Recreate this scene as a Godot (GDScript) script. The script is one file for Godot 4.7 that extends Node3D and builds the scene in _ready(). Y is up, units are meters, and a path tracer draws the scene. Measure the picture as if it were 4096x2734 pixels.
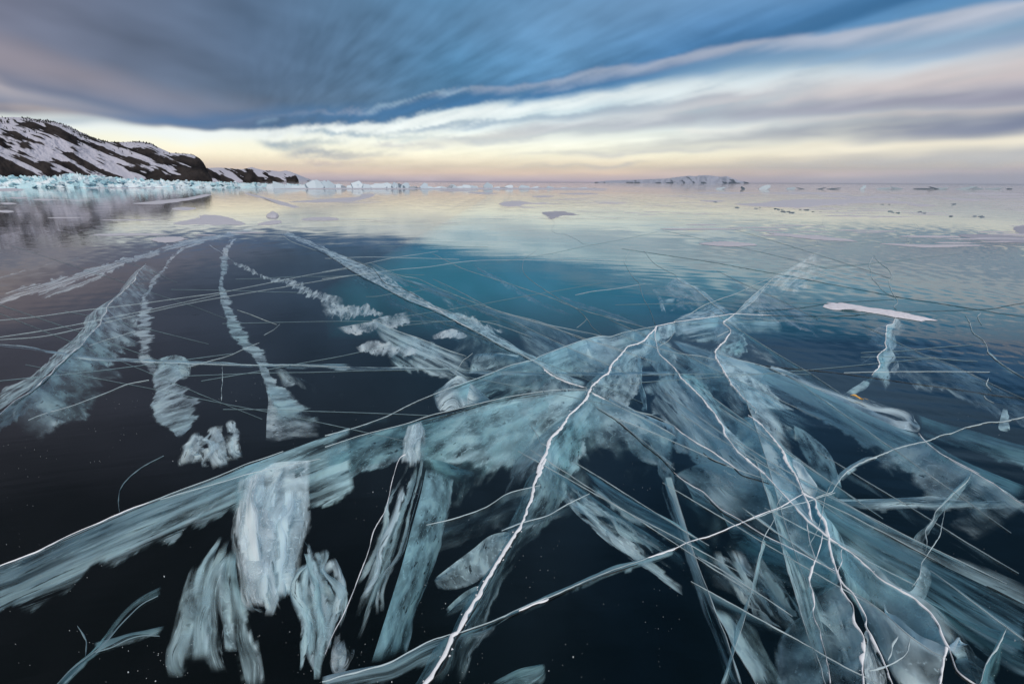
extends Node3D
# Frozen lake at dusk: clear ice with deep fractures, a snowy rocky headland and streaked cloud.
# Order: camera, sky, sun, exposure; then the large structure; then cracks, snow and broken ice; small details last.

const EYE := 1.3
const SRC_W := 4096.0
const SRC_H := 2734.0
var cam: Camera3D
var half_v := tan(deg_to_rad(73.74 / 2.0))
var aspect := 1024.0 / 683.0
var M := {}
var rng := RandomNumberGenerator.new()
var na := FastNoiseLite.new()
var nb := FastNoiseLite.new()
var used := {}

# ---------------------------------------------------------------- pixels to directions and points
# zoom windows of the photograph: [x0, y0, source pixels per zoom pixel]
const WIN := {
	"S": [0.0, 0.0, 1.0], "G": [0.0, 0.0, 1.74372], "A": [0.0, 1000.0, 0.596], "B": [1300.0, 1000.0, 0.596], "C": [2696.0, 1000.0, 0.596],
	"D": [0.0, 1834.0, 0.596], "E": [1300.0, 1834.0, 0.596], "F": [2696.0, 1834.0, 0.596],
	"P": [0.0, 420.0, 0.55343], "Q": [1100.0, 420.0, 0.55343], "R": [2796.0, 420.0, 0.55343], "H": [1200.0, 640.0, 0.298],
}

func src(win: String, x: float, y: float) -> Vector2:
	var w: Array = WIN[win]
	return Vector2(w[0] + x * w[2], w[1] + y * w[2])

func ray(p: Vector2) -> Vector3:
	var nx := (p.x / SRC_W - 0.5) * 2.0 * aspect * half_v
	var ny := (0.5 - p.y / SRC_H) * 2.0 * half_v
	return (cam.basis * Vector3(nx, ny, -1.0)).normalized()

func ground(p: Vector2, depth := 0.0) -> Vector3:
	var d := ray(p)
	d.y = minf(d.y, -0.0004)
	return cam.position + d * ((EYE + depth) / -d.y)

func gpts(win: String, flat: Array, depth := 0.0) -> PackedVector3Array:
	var out := PackedVector3Array()
	for i in range(0, flat.size() - 1, 2):
		out.append(ground(src(win, flat[i], flat[i + 1]), depth))
	return out

func az_el(p: Vector2) -> Vector2:
	var d := ray(p)
	return Vector2(rad_to_deg(atan2(d.x, -d.z)), rad_to_deg(asin(d.y)))

# ---------------------------------------------------------------- curves
func dense(p: PackedVector3Array, closed := false, per := 10) -> PackedVector3Array:
	var out := PackedVector3Array()
	var n := p.size()
	for i in (n if closed else n - 1):
		var a := p[(i - 1 + n) % n] if closed or i > 0 else p[0] * 2.0 - p[1]
		var b := p[i]
		var c := p[(i + 1) % n]
		var d := p[(i + 2) % n] if closed or i < n - 2 else p[n - 1] * 2.0 - p[n - 2]
		for k in per:
			out.append(b.cubic_interpolate(c, a, d, float(k) / per))
	if not closed:
		out.append(p[n - 1])
	return out

func resample(p: PackedVector3Array, count: int, closed := false) -> PackedVector3Array:
	var q := dense(p, closed)
	if closed:
		q.append(q[0])
	var acc := PackedFloat32Array([0.0])
	for i in range(1, q.size()):
		acc.append(acc[i - 1] + q[i].distance_to(q[i - 1]))
	var total := acc[acc.size() - 1]
	var out := PackedVector3Array()
	var j := 1
	for i in count:
		var want := total * i / float(count if closed else maxi(count - 1, 1))
		while j < acc.size() - 1 and acc[j] < want:
			j += 1
		var seg := maxf(acc[j] - acc[j - 1], 1e-6)
		out.append(q[j - 1].lerp(q[j], clampf((want - acc[j - 1]) / seg, 0.0, 1.0)))
	return out

func length_of(p: PackedVector3Array) -> float:
	var s := 0.0
	for i in range(1, p.size()):
		s += p[i].distance_to(p[i - 1])
	return s

# ---------------------------------------------------------------- nodes
func numbered(called: String) -> String:
	var n: int = used.get(called, 0)
	used[called] = n + 1
	return called if n == 0 else "%s_%03d" % [called, n]

func thing(called: String, label: String, category: String, at := Vector3.ZERO, group := "") -> Node3D:
	var o := Node3D.new()
	o.name = numbered(called)
	o.position = at
	add_child(o)
	tag(o, label, category, group)
	return o

func tag(o: Node3D, label: String, category: String, group := "", kind := "") -> void:
	if label: o.set_meta("label", label)
	if category: o.set_meta("category", category)
	if group: o.set_meta("group", group)
	if kind: o.set_meta("kind", kind)
	elif category: o.set_meta("kind", "thing")

func obj(called: String, mesh: Mesh, m: Material, parent: Node3D = null) -> MeshInstance3D:
	var o := MeshInstance3D.new()
	o.mesh = mesh
	if m:
		o.material_override = m
	if parent:
		o.name = called
		parent.add_child(o, true)
	else:
		o.name = numbered(called)
		add_child(o)
	return o

func arrays_mesh(v: PackedVector3Array, idx: PackedInt32Array, uv := PackedVector2Array(), col := PackedColorArray(), nrm := PackedVector3Array()) -> ArrayMesh:
	if nrm.is_empty():
		nrm.resize(v.size())
		for i in range(0, idx.size(), 3):
			var a := v[idx[i]]
			var n := (v[idx[i + 2]] - a).cross(v[idx[i + 1]] - a)
			nrm[idx[i]] += n
			nrm[idx[i + 1]] += n
			nrm[idx[i + 2]] += n
		for i in nrm.size():
			nrm[i] = nrm[i].normalized() if nrm[i].length_squared() > 1e-20 else Vector3.UP
	var arr := []
	arr.resize(Mesh.ARRAY_MAX)
	arr[Mesh.ARRAY_VERTEX] = v
	arr[Mesh.ARRAY_INDEX] = idx
	arr[Mesh.ARRAY_NORMAL] = nrm
	if uv.size(): arr[Mesh.ARRAY_TEX_UV] = uv
	if col.size(): arr[Mesh.ARRAY_COLOR] = col
	var m := ArrayMesh.new()
	m.add_surface_from_arrays(Mesh.PRIMITIVE_TRIANGLES, arr)
	return m

func grid_index(cols: int, rows: int) -> PackedInt32Array:
	# vertex (c, r) at r * cols + c; front faces run clockwise seen from the side where columns run right and rows run down
	var idx := PackedInt32Array()
	idx.resize((cols - 1) * (rows - 1) * 6)
	var k := 0
	for r in rows - 1:
		for c in cols - 1:
			var a := r * cols + c
			idx[k] = a; idx[k + 1] = a + 1; idx[k + 2] = a + cols
			idx[k + 3] = a + 1; idx[k + 4] = a + cols + 1; idx[k + 5] = a + cols
			k += 6
	return idx

func flipped(idx: PackedInt32Array) -> PackedInt32Array:
	for i in range(0, idx.size(), 3):
		var q := idx[i + 1]
		idx[i + 1] = idx[i + 2]
		idx[i + 2] = q
	return idx

func lin(r: float, g: float, b: float) -> Color:
	return Color(r, g, b).linear_to_srgb()

func hex255(r: float, g: float, b: float) -> Color:
	return Color(r / 255.0, g / 255.0, b / 255.0).srgb_to_linear()

# ---------------------------------------------------------------- sky: streaked cloud over a pale horizon
# Each band: [points in the photograph's frame (G window), width up, width down (degrees, at both ends), colour, cover at both ends]
func curve_at(pts: Array, az: float) -> Vector2:
	# (height in degrees, place along the band 0..1; outside -> beyond)
	var n := pts.size()
	var a: Vector2 = pts[0]
	var z: Vector2 = pts[n - 1]
	if az <= a.x:
		var b: Vector2 = pts[1]
		return Vector2(a.y + (b.y - a.y) / maxf(b.x - a.x, 0.01) * (az - a.x), (az - a.x) / (z.x - a.x))
	if az >= z.x:
		var y: Vector2 = pts[n - 2]
		return Vector2(z.y + (z.y - y.y) / maxf(z.x - y.x, 0.01) * (az - z.x), 1.0 + (az - z.x) / (z.x - a.x))
	for i in n - 1:
		var p: Vector2 = pts[i]
		var q: Vector2 = pts[i + 1]
		if az <= q.x:
			var t := (az - p.x) / maxf(q.x - p.x, 0.001)
			var before: float = pts[i - 1].y if i > 0 else 2.0 * p.y - q.y
			var after: float = pts[i + 2].y if i < n - 2 else 2.0 * q.y - p.y
			return Vector2(cubic_interpolate(p.y, q.y, before, after, t), (az - a.x) / (z.x - a.x))
	return Vector2(z.y, 1.0)

func make_sky() -> PanoramaSkyMaterial:
	var W := 2048
	var H := 1024
	var grad_v := [418, 409, 397, 378, 352, 322, 292, 252, 205, 145, 80, 0]
	var grad_c := [hex255(190, 176, 188), hex255(218, 196, 196), hex255(252, 222, 194), hex255(254, 237, 206), hex255(252, 249, 226), hex255(246, 250, 238), hex255(226, 239, 240), hex255(182, 211, 225), hex255(132, 174, 205), hex255(104, 152, 192), hex255(98, 146, 188), hex255(96, 140, 182)]
	var grad_e := []
	for v in grad_v:
		grad_e.append(az_el(src("G", 1174, v)).y)
	grad_e.append_array([46.0, 60.0, 90.0])
	grad_c.append_array([hex255(70, 92, 116), hex255(60, 74, 84), hex255(54, 66, 72)])
	var bands := []
	var add := func(flat: Array, up: Array, dn: Array, c: Color, a: Array, free := true):
		var pts := []
		for i in range(0, flat.size(), 2):
			pts.append(az_el(src("G", flat[i], flat[i + 1])))
		bands.append({"pts": pts, "up": up, "dn": dn, "c": c, "a": a, "free": free})
	# the great dark bank: everything above its lower edge
	var bank := []
	for p in [[-500, 190], [0, 262], [150, 268], [300, 283], [420, 297], [500, 305], [530, 297], [570, 307], [620, 317], [680, 309], [760, 291], [900, 275], [1000, 258], [1120, 240], [1250, 220], [1400, 190], [1600, 148], [1800, 105], [2100, 40], [2349, -20]]:
		bank.append(az_el(src("G", p[0], p[1])))
	var bank_u := [-500, 0, 300, 600, 850, 1050, 1300, 1600, 2349]
	var bank_c := [hex255(122, 120, 134), hex255(118, 120, 138), hex255(104, 114, 136), hex255(90, 111, 138), hex255(84, 116, 146), hex255(84, 132, 170), hex255(98, 146, 187), hex255(84, 134, 182), hex255(82, 132, 180)]
	var bank_az := []
	for u in bank_u:
		bank_az.append(az_el(src("G", u, 250)).x)
	# bands, painted in order
	add.call([-500, 20, 0, 128, 200, 186, 400, 236, 620, 268], [3.0, 2.0], [3.5, 1.5], hex255(168, 158, 166), [0.75, 0.1])
	add.call([-500, 60, 0, 202, 100, 230, 200, 250, 350, 276, 500, 302], [1.3, 0.9], [2.6, 0.8], hex255(238, 219, 208), [0.95, 0.05])
	add.call([-500, 90, 0, 188, 120, 207, 240, 228], [0.7, 0.4], [0.6, 0.3], hex255(104, 104, 122), [0.85, 0.0])
	add.call([250, 235, 400, 262, 540, 280], [1.5, 1.0], [1.5, 1.0], hex255(150, 140, 150), [0.0, 0.35])
	add.call([590, 284, 640, 278], [0.35, 0.3], [0.35, 0.3], hex255(170, 195, 212), [0.6, 0.5], false)
	add.call([680, 60, 1000, 40, 1300, 20, 1700, -60], [6.0, 5.0], [5.0, 5.0], hex255(118, 158, 196), [0.0, 0.8])
	add.call([540, 296, 620, 305, 700, 296, 820, 278, 950, 258, 1100, 232, 1250, 208, 1450, 168], [2.6, 2.2], [0.5, 0.6], hex255(62, 110, 154), [0.55, 0.85])
	add.call([540, 303, 640, 306, 760, 293, 900, 282, 1000, 268, 1120, 251, 1250, 237, 1400, 214, 1600, 198, 1800, 176, 2100, 148, 2349, 122], [0.45, 1.8], [1.2, 3.4], hex255(240, 247, 245), [1.0, 0.6])
	add.call([960, 244, 1150, 226, 1300, 204, 1500, 168, 1800, 122, 2349, 48], [1.0, 2.2], [0.8, 2.0], hex255(70, 118, 164), [0.5, 0.75])
	add.call([1450, 182, 1800, 140, 2100, 112, 2349, 84], [1.2, 2.6], [1.5, 2.6], hex255(158, 188, 212), [0.0, 0.9])
	add.call([1750, 158, 2000, 130, 2349, 92], [0.4, 0.9], [0.6, 1.2], hex255(132, 156, 186), [0.0, 0.75])
	add.call([780, 252, 880, 240, 960, 226, 1040, 212, 1130, 206, 1250, 188, 1400, 158, 1600, 122, 1800, 90, 2000, 66, 2349, 6], [0.22, 0.55], [0.30, 1.9], hex255(206, 206, 214), [0.2, 0.7])
	add.call([840, 246, 920, 234, 1000, 218, 1080, 212], [0.3, 0.3], [0.3, 0.3], hex255(150, 190, 214), [0.5, 0.3], false)
	add.call([880, 299, 1000, 290, 1120, 275, 1180, 274, 1300, 266, 1450, 246, 1620, 228, 1800, 205], [0.3, 0.4], [0.5, 0.8], hex255(128, 156, 182), [0.7, 0.45], false)
	add.call([700, 307, 800, 305, 920, 312, 1010, 308], [0.35, 0.3], [0.5, 0.4], hex255(118, 152, 178), [0.85, 0.2], false)
	add.call([1050, 312, 1250, 290, 1450, 262, 1700, 230, 2000, 200, 2349, 166], [1.0, 2.6], [1.0, 2.0], hex255(206, 194, 194), [0.1, 0.9])
	add.call([980, 325, 1200, 305, 1400, 290, 1600, 270, 1900, 245, 2349, 212], [0.7, 1.8], [0.8, 2.2], hex255(146, 147, 166), [0.25, 0.95])
	add.call([1000, 312, 1150, 318, 1300, 303, 1480, 294], [0.5, 0.5], [0.6, 0.6], hex255(190, 200, 205), [0.6, 0.5], false)
	add.call([1560, 301, 1660, 300, 1760, 291], [0.5, 0.5], [0.6, 0.6], hex255(236, 238, 232), [0.9, 0.7], false)
	add.call([1800, 280, 2000, 272, 2349, 250], [0.35, 0.5], [0.5, 0.6], hex255(224, 214, 208), [0.2, 0.9])
	add.call([1300, 348, 1480, 336, 1620, 322, 1800, 308, 2000, 298, 2349, 276], [0.8, 1.7], [1.0, 1.9], hex255(126, 135, 158), [0.15, 1.0])
	add.call([1180, 352, 1400, 348, 1560, 345, 1750, 343], [0.4, 0.4], [0.5, 0.5], hex255(186, 190, 196), [0.4, 0.6], false)
	add.call([1700, 350, 1900, 344, 2100, 334, 2349, 322], [0.5, 0.8], [0.6, 0.7], hex255(246, 238, 218), [0.4, 0.9])
	add.call([1550, 388, 1800, 378, 2100, 366, 2349, 354], [0.6, 1.4], [0.8, 1.6], hex255(180, 184, 190), [0.2, 0.85])
	add.call([1700, 399, 1950, 395, 2349, 386], [0.4, 0.4], [0.4, 0.5], hex255(226, 206, 204), [0.5, 0.7])
	add.call([1500, 412, 1800, 410, 2349, 402], [0.5, 1.0], [0.8, 1.3], hex255(178, 178, 192), [0.2, 0.8])
	add.call([1180, 384, 1350, 381, 1480, 374], [0.35, 0.3], [0.4, 0.4], hex255(196, 196, 196), [0.2, 0.6], false)
	add.call([600, 328, 660, 334, 720, 331, 800, 322], [0.5, 0.4], [0.6, 0.4], hex255(140, 162, 182), [0.9, 0.3], false)
	add.call([660, 352, 720, 350, 780, 356, 860, 352, 930, 345], [0.8, 0.4], [0.7, 0.5], hex255(138, 152, 174), [0.85, 0.2], false)
	add.call([700, 368, 780, 374, 860, 370], [0.4, 0.3], [0.4, 0.3], hex255(214, 196, 190), [0.7, 0.3], false)
	add.call([860, 330, 940, 326, 1020, 334], [0.5, 0.4], [0.5, 0.4], hex255(188, 192, 200), [0.6, 0.4], false)

	var half := W / 2
	var cols := half
	var pre := []
	for b in bands:
		var ce := PackedFloat32Array(); var up := PackedFloat32Array(); var dn := PackedFloat32Array(); var al := PackedFloat32Array()
		for i in cols:
			var az := -90.0 + (i + 0.5) / cols * 180.0
			var cu := curve_at(b.pts, az)
			var t := cu.y
			var tc := clampf(t, 0.0, 1.0)
			var a := lerpf(b.a[0], b.a[1], tc)
			if b.free:
				a = maxf(0.0, lerpf(b.a[0], b.a[1], clampf(t, -0.3, 1.3)))
				a = minf(a, 1.0)
				if t < 0.0 and b.a[0] < 0.5: a *= maxf(0.0, 1.0 + t * 4.0)
				if t > 1.0 and b.a[1] < 0.5: a *= maxf(0.0, 1.0 - (t - 1.0) * 4.0)
			else:
				a *= smoothstep(-0.12, 0.15, t) * (1.0 - smoothstep(0.85, 1.12, t))
			ce.append(cu.x if cu.x < 40.0 else 40.0 + (cu.x - 40.0) * 0.4)
			up.append(lerpf(b.up[0], b.up[1], tc)); dn.append(lerpf(b.dn[0], b.dn[1], tc)); al.append(a)
		pre.append([ce, up, dn, al, b.c])
	var bank_e := PackedFloat32Array()
	var bank_k := PackedColorArray()
	for i in cols:
		var az := -90.0 + (i + 0.5) / cols * 180.0
		var e := curve_at(bank, az).x
		bank_e.append(e if e < 40.0 else 40.0 + (e - 40.0) * 0.3)
		var c: Color = bank_c[0]
		for k in bank_az.size() - 1:
			if az >= bank_az[k]:
				c = (bank_c[k] as Color).lerp(bank_c[k + 1], clampf((az - bank_az[k]) / (bank_az[k + 1] - bank_az[k]), 0.0, 1.0))
		bank_k.append(c)
	var low := FastNoiseLite.new()
	low.seed = 11; low.frequency = 0.05; low.fractal_octaves = 3
	var fine := FastNoiseLite.new()
	fine.seed = 23; fine.frequency = 0.35; fine.fractal_octaves = 4
	var vp := az_el(src("G", 520, 352))
	var img := Image.create_empty(W, H, false, Image.FORMAT_RGBF)
	var under := hex255(60, 75, 88)
	img.fill(under)
	for r in H / 2:
		var el := 90.0 - (r + 0.5) / (H / 2) * 90.0
		var g: Color = grad_c[grad_c.size() - 1]
		for k in grad_e.size() - 1:
			if el >= grad_e[k] and el < grad_e[k + 1]:
				g = (grad_c[k] as Color).lerp(grad_c[k + 1], (el - grad_e[k]) / (grad_e[k + 1] - grad_e[k]))
		if el <= grad_e[0]: g = grad_c[0]
		for i in cols:
			var az := -90.0 + (i + 0.5) / cols * 180.0
			# streak coordinates: along and across lines that meet low over the left of the lake
			var dx := az - vp.x
			var dy := el - vp.y + 2.0
			var rad := sqrt(dx * dx + dy * dy * 4.0) + 2.0
			var th := atan2(dy * 2.0, dx)
			var wob := low.get_noise_2d(rad * 1.3, th * 30.0)
			var wob2 := low.get_noise_2d(az * 1.5 + 300.0, el * 4.0)
			var st := fine.get_noise_2d(log(rad) * 9.0, th * 38.0) + 0.5 * fine.get_noise_2d(log(rad) * 16.0 + 90.0, th * 110.0)
			var lean := fine.get_noise_2d(az * 0.10 + 40.0, (el + 0.30 * az) * 0.55) + 0.35 * fine.get_noise_2d(az * 0.3, (el + 0.3 * az) * 1.8 + 70.0)
			st = lerpf(lean * 0.3, st, smoothstep(vp.x - 2.0, vp.x + 16.0, az + (el - 8.0) * -0.3))
			st *= 1.0 - 0.65 * smoothstep(11.0, 22.0, el)
			var calm := 1.0 - smoothstep(8.0, 16.0, el)
			var e2 := el + wob * 0.30 + wob2 * lerpf(0.15, 0.55, calm) + st * lerpf(0.32, 0.40, calm)
			var c := g
			# the sky's right side is greyer low down
			c = c.lerp(Color(0.50, 0.47, 0.47), 0.45 * smoothstep(12.0, 42.0, az) * (1.0 - smoothstep(7.0, 14.0, el)))
			var d := e2 - bank_e[i]
			var soft := lerpf(0.45, 2.0, smoothstep(-14.0, 26.0, az))
			var cov := smoothstep(-soft * 0.35, soft, d)
			if cov > 0.0:
				var bc := bank_k[i]
				bc = bc.lerp(Color(0.16, 0.21, 0.30), smoothstep(16.0, 32.0, el) * 0.4 * (1.0 - smoothstep(0.0, 25.0, az)))
				c = c.lerp(bc * (1.0 + 0.22 * wob2 + 0.20 * st), cov * 0.96)
			for b in pre:
				var q: float = e2 - b[0][i]
				var w: float = b[1][i] if q > 0.0 else b[2][i]
				if absf(q) < w:
					var f := 1.0 - absf(q) / w
					f = f * f * (3.0 - 2.0 * f)
					c = c.lerp(b[4], f * b[3][i] * clampf(1.05 + 0.6 * st + 0.25 * wob, 0.0, 1.0))
			c *= 1.0 + 0.10 * st + 0.05 * wob2
			# unseen sky above the frame, darkened so the ice mirrors less light
			var top_el := lerpf(36.0, 14.0, minf(absf(az) / 52.0, 1.0))
			c *= lerpf(1.0, 0.42, smoothstep(0.95, 2.0, el / top_el))
			# mirrored behind the camera, so that the sky goes on all round
			var col_front := (half / 2 + i + half) % W
			img.set_pixel(col_front, r, c)
			var back := (half / 2 - 1 - i + half + W) % W
			img.set_pixel(back, r, c)
	var m := PanoramaSkyMaterial.new()
	m.panorama = ImageTexture.create_from_image(img)
	return m

# ---------------------------------------------------------------- materials
func noise_tex(seed_: int, freq: float, oct: int, kind: int, ramp: Array, size := 512, warp := 0.0, normal := 0.0) -> NoiseTexture2D:
	var n := FastNoiseLite.new()
	n.seed = seed_
	n.noise_type = FastNoiseLite.TYPE_SIMPLEX_SMOOTH
	n.frequency = freq
	n.fractal_octaves = oct
	n.fractal_type = kind
	if warp > 0.0:
		n.domain_warp_enabled = true
		n.domain_warp_amplitude = warp
		n.domain_warp_frequency = freq * 0.6
		n.domain_warp_fractal_octaves = 2
	var t := NoiseTexture2D.new()
	t.width = size
	t.height = size
	t.seamless = true
	t.seamless_blend_skirt = 0.25
	t.noise = n
	if normal > 0.0:
		t.as_normal_map = true
		t.bump_strength = normal
	elif ramp.size():
		var g := Gradient.new()
		var off := PackedFloat32Array()
		var cc := PackedColorArray()
		for r in ramp:
			off.append(r[0])
			cc.append(r[1])
		g.offsets = off
		g.colors = cc
		t.color_ramp = g
	return t

func std(c: Color, rough: float) -> StandardMaterial3D:
	var m := StandardMaterial3D.new()
	m.albedo_color = c
	m.roughness = rough
	m.metallic_specular = 0.4
	return m

# a frosty film: uneven cover, torn clear specks and fine bright veins; shards adds angular crystal plates
func film_tex(sd: int, f_base: float, f_vein: float, tear: float, contrast: float, shards := false) -> ImageTexture:
	var size := 512
	var n := FastNoiseLite.new()
	n.noise_type = FastNoiseLite.TYPE_SIMPLEX_SMOOTH
	n.fractal_octaves = 6
	n.seed = sd; n.frequency = f_base
	var base := n.get_seamless_image(size, size, false, false, 0.2).get_data()
	n.seed = sd + 1; n.frequency = f_vein; n.fractal_octaves = 3; n.fractal_type = FastNoiseLite.FRACTAL_RIDGED
	n.domain_warp_enabled = true; n.domain_warp_amplitude = 30.0; n.domain_warp_frequency = 0.01
	var vein := n.get_seamless_image(size, size, false, false, 0.2).get_data()
	n.seed = sd + 2; n.frequency = f_vein * 0.9; n.fractal_octaves = 5; n.fractal_type = FastNoiseLite.FRACTAL_FBM
	var tears := n.get_seamless_image(size, size, false, false, 0.2).get_data()
	var cells := PackedByteArray()
	if shards:
		n.seed = sd + 3; n.noise_type = FastNoiseLite.TYPE_CELLULAR; n.frequency = 0.03; n.fractal_type = FastNoiseLite.FRACTAL_FBM; n.fractal_octaves = 2
		n.cellular_return_type = FastNoiseLite.RETURN_CELL_VALUE
		n.domain_warp_amplitude = 60.0
		cells = n.get_seamless_image(size, size, false, false, 0.1).get_data()
	var out := PackedByteArray()
	out.resize(size * size * 4)
	for i in size * size:
		var b := base[i] / 255.0
		var v := smoothstep(0.76, 0.93, vein[i] / 255.0)
		var t := smoothstep(tear - 0.24, tear - 0.17, tears[i] / 255.0)
		var al := clampf(0.70 + (b - 0.5) * 2.2 * contrast, 0.0, 1.0)
		if shards: al *= 0.70 + 0.45 * cells[i] / 255.0
		al = clampf(al * lerpf(0.22, 1.0, t) + v * 0.55, 0.0, 1.0)
		var w := clampf(0.93 + 0.07 * v + (b - 0.5) * 0.25, 0.0, 1.0)
		var k := i * 4
		out[k] = int(255.0 * w * 0.97); out[k + 1] = int(255.0 * minf(1.0, w * 1.02)); out[k + 2] = int(255.0 * minf(1.0, w * 1.04)); out[k + 3] = int(255.0 * al)
	return ImageTexture.create_from_image(Image.create_from_data(size, size, false, Image.FORMAT_RGBA8, out))

func make_materials() -> void:
	# ice surface: a clear pane, wind-polished, with long low ripples
	var ice := std(Color(1, 1, 1, 0.0), 0.03)
	ice.transparency = BaseMaterial3D.TRANSPARENCY_ALPHA
	ice.metallic_specular = 0.5
	ice.normal_enabled = true
	ice.normal_texture = noise_tex(5, 0.012, 4, FastNoiseLite.FRACTAL_FBM, [], 1024, 0.0, 6.0)
	ice.normal_scale = 0.045
	ice.uv1_scale = Vector3(0.11, 1.3, 1)
	# polished and scuffed by turns
	ice.roughness = 0.08
	ice.roughness_texture = noise_tex(9, 0.02, 5, FastNoiseLite.FRACTAL_FBM, [[0.0, Color(0.08, 0.08, 0.08)], [0.45, Color(0.16, 0.16, 0.16)], [0.62, Color(0.45, 0.45, 0.45)], [1.0, Color(1, 1, 1)]], 512)
	M.ice = ice
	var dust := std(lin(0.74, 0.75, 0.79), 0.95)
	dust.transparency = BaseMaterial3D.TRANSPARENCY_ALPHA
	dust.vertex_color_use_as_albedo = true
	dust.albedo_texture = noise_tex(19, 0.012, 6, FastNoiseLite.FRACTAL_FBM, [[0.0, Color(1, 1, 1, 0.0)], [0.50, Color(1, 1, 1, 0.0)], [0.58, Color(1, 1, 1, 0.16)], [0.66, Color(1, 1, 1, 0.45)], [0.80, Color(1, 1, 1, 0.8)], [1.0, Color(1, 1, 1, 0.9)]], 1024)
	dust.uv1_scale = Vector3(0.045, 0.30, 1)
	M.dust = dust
	var water := std(lin(0.0015, 0.0040, 0.0042), 0.6)
	water.metallic_specular = 0.0
	M.water = water
	var snow := std(lin(0.50, 0.51, 0.57), 0.95)
	snow.normal_enabled = true
	snow.normal_texture = noise_tex(8, 0.03, 4, FastNoiseLite.FRACTAL_FBM, [], 512, 0.0, 5.0)
	snow.uv1_triplanar = true
	snow.uv1_world_triplanar = true
	snow.uv1_scale = Vector3(1.2, 1.2, 1.2)
	M.snow = snow
	var frost := std(lin(0.84, 0.88, 0.92), 0.9)
	M.frost = frost
	frost.backlight_enabled = true
	frost.backlight = Color(0.4, 0.4, 0.4)
	M.hairline = std(lin(0.42, 0.53, 0.57), 0.9)
	M.faint = std(lin(0.17, 0.26, 0.30), 0.9)
	var gap := std(lin(0.010, 0.016, 0.020), 0.5)
	M.gap = gap
	# fracture faces inside the ice: bubbly, fibrous films
	var film := func(tex: Texture2D, sx: float, sy: float, relief: Texture2D, depth: float):
		var m := std(Color.WHITE, 0.55)
		m.metallic_specular = 0.3
		m.transparency = BaseMaterial3D.TRANSPARENCY_ALPHA
		m.albedo_texture = tex
		m.vertex_color_use_as_albedo = true
		m.uv1_scale = Vector3(sx, sy, 1)
		m.heightmap_enabled = true
		m.heightmap_texture = relief
		m.heightmap_scale = depth
		m.backlight_enabled = true
		m.backlight = Color(0.75, 0.80, 0.82)
		return m
	var rel := noise_tex(43, 0.02, 5, FastNoiseLite.FRACTAL_RIDGED, [], 512, 20.0)
	var veil := film_tex(31, 0.010, 0.026, 0.38, 0.6)
	var wisp := film_tex(61, 0.014, 0.040, 0.48, 0.5)
	var shatter := film_tex(71, 0.016, 0.034, 0.40, 0.5, true)
	var silk := film_tex(83, 0.012, 0.040, 0.46, 1.0)
	M.misty = film.call(veil, 0.8, 1.2, rel, 0.25)
	M.streak = film.call(silk, 0.16, 1.6, rel, 0.3)
	M.curtain = film.call(shatter, 1.0, 0.8, rel, 0.6)
	M.torn = film.call(wisp, 0.3, 1.6, rel, 0.5)
	M.feather = film.call(veil, 1.2, 0.5, rel, 0.2)
	# rock and snow of the shore: vertex colours carry rock or snow
	var land := std(Color.WHITE, 0.95)
	land.vertex_color_use_as_albedo = true
	land.metallic_specular = 0.1
	M.land = land
	var pine := std(lin(0.018, 0.022, 0.018), 0.95)
	M.pine = pine
	var turq := std(lin(0.46, 0.70, 0.76), 0.3)
	turq.backlight_enabled = true
	turq.backlight = Color(0.3, 0.55, 0.62)
	M.turquoise = turq
	var turq2 := std(lin(0.68, 0.78, 0.82), 0.45)
	turq2.backlight_enabled = true
	turq2.backlight = Color(0.5, 0.65, 0.7)
	M.turquoise_pale = turq2
	var slab := std(lin(0.52, 0.62, 0.68), 0.25)
	slab.backlight_enabled = true
	slab.backlight = Color(0.4, 0.5, 0.55)
	M.slab = slab
	M.slab_dark = std(lin(0.16, 0.21, 0.26), 0.25)
	M.leaf = std(lin(0.62, 0.36, 0.10), 0.8)
	M.bubble = std(lin(0.75, 0.82, 0.85), 0.4)
	M.crust = std(lin(0.34, 0.36, 0.43), 0.9)
	var heap := std(Color.WHITE, 0.45)
	heap.vertex_color_use_as_albedo = true
	M.heap = heap
	var bright := snow.duplicate() as StandardMaterial3D
	bright.albedo_color = lin(0.70, 0.71, 0.77)
	M.bright_snow = bright

# ---------------------------------------------------------------- the setting
func swell(x: float, z: float) -> float:
	# low wind-worn undulation of the ice, in metres; crests run across the wind in shallow arcs
	var zz := z - 0.32 * sqrt(x * x + 6.0)
	var rough := 0.22 + 1.15 * smoothstep(0.5, 4.0, x + 0.20 * z + 1.4) + 0.35 * smoothstep(-2.0, -7.0, x)
	return na.get_noise_2d(x * 0.30, zz * 1.1) * 0.0020 + na.get_noise_2d(x * 1.0 + 77.0, zz * 9.0) * 0.0011 * rough

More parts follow.
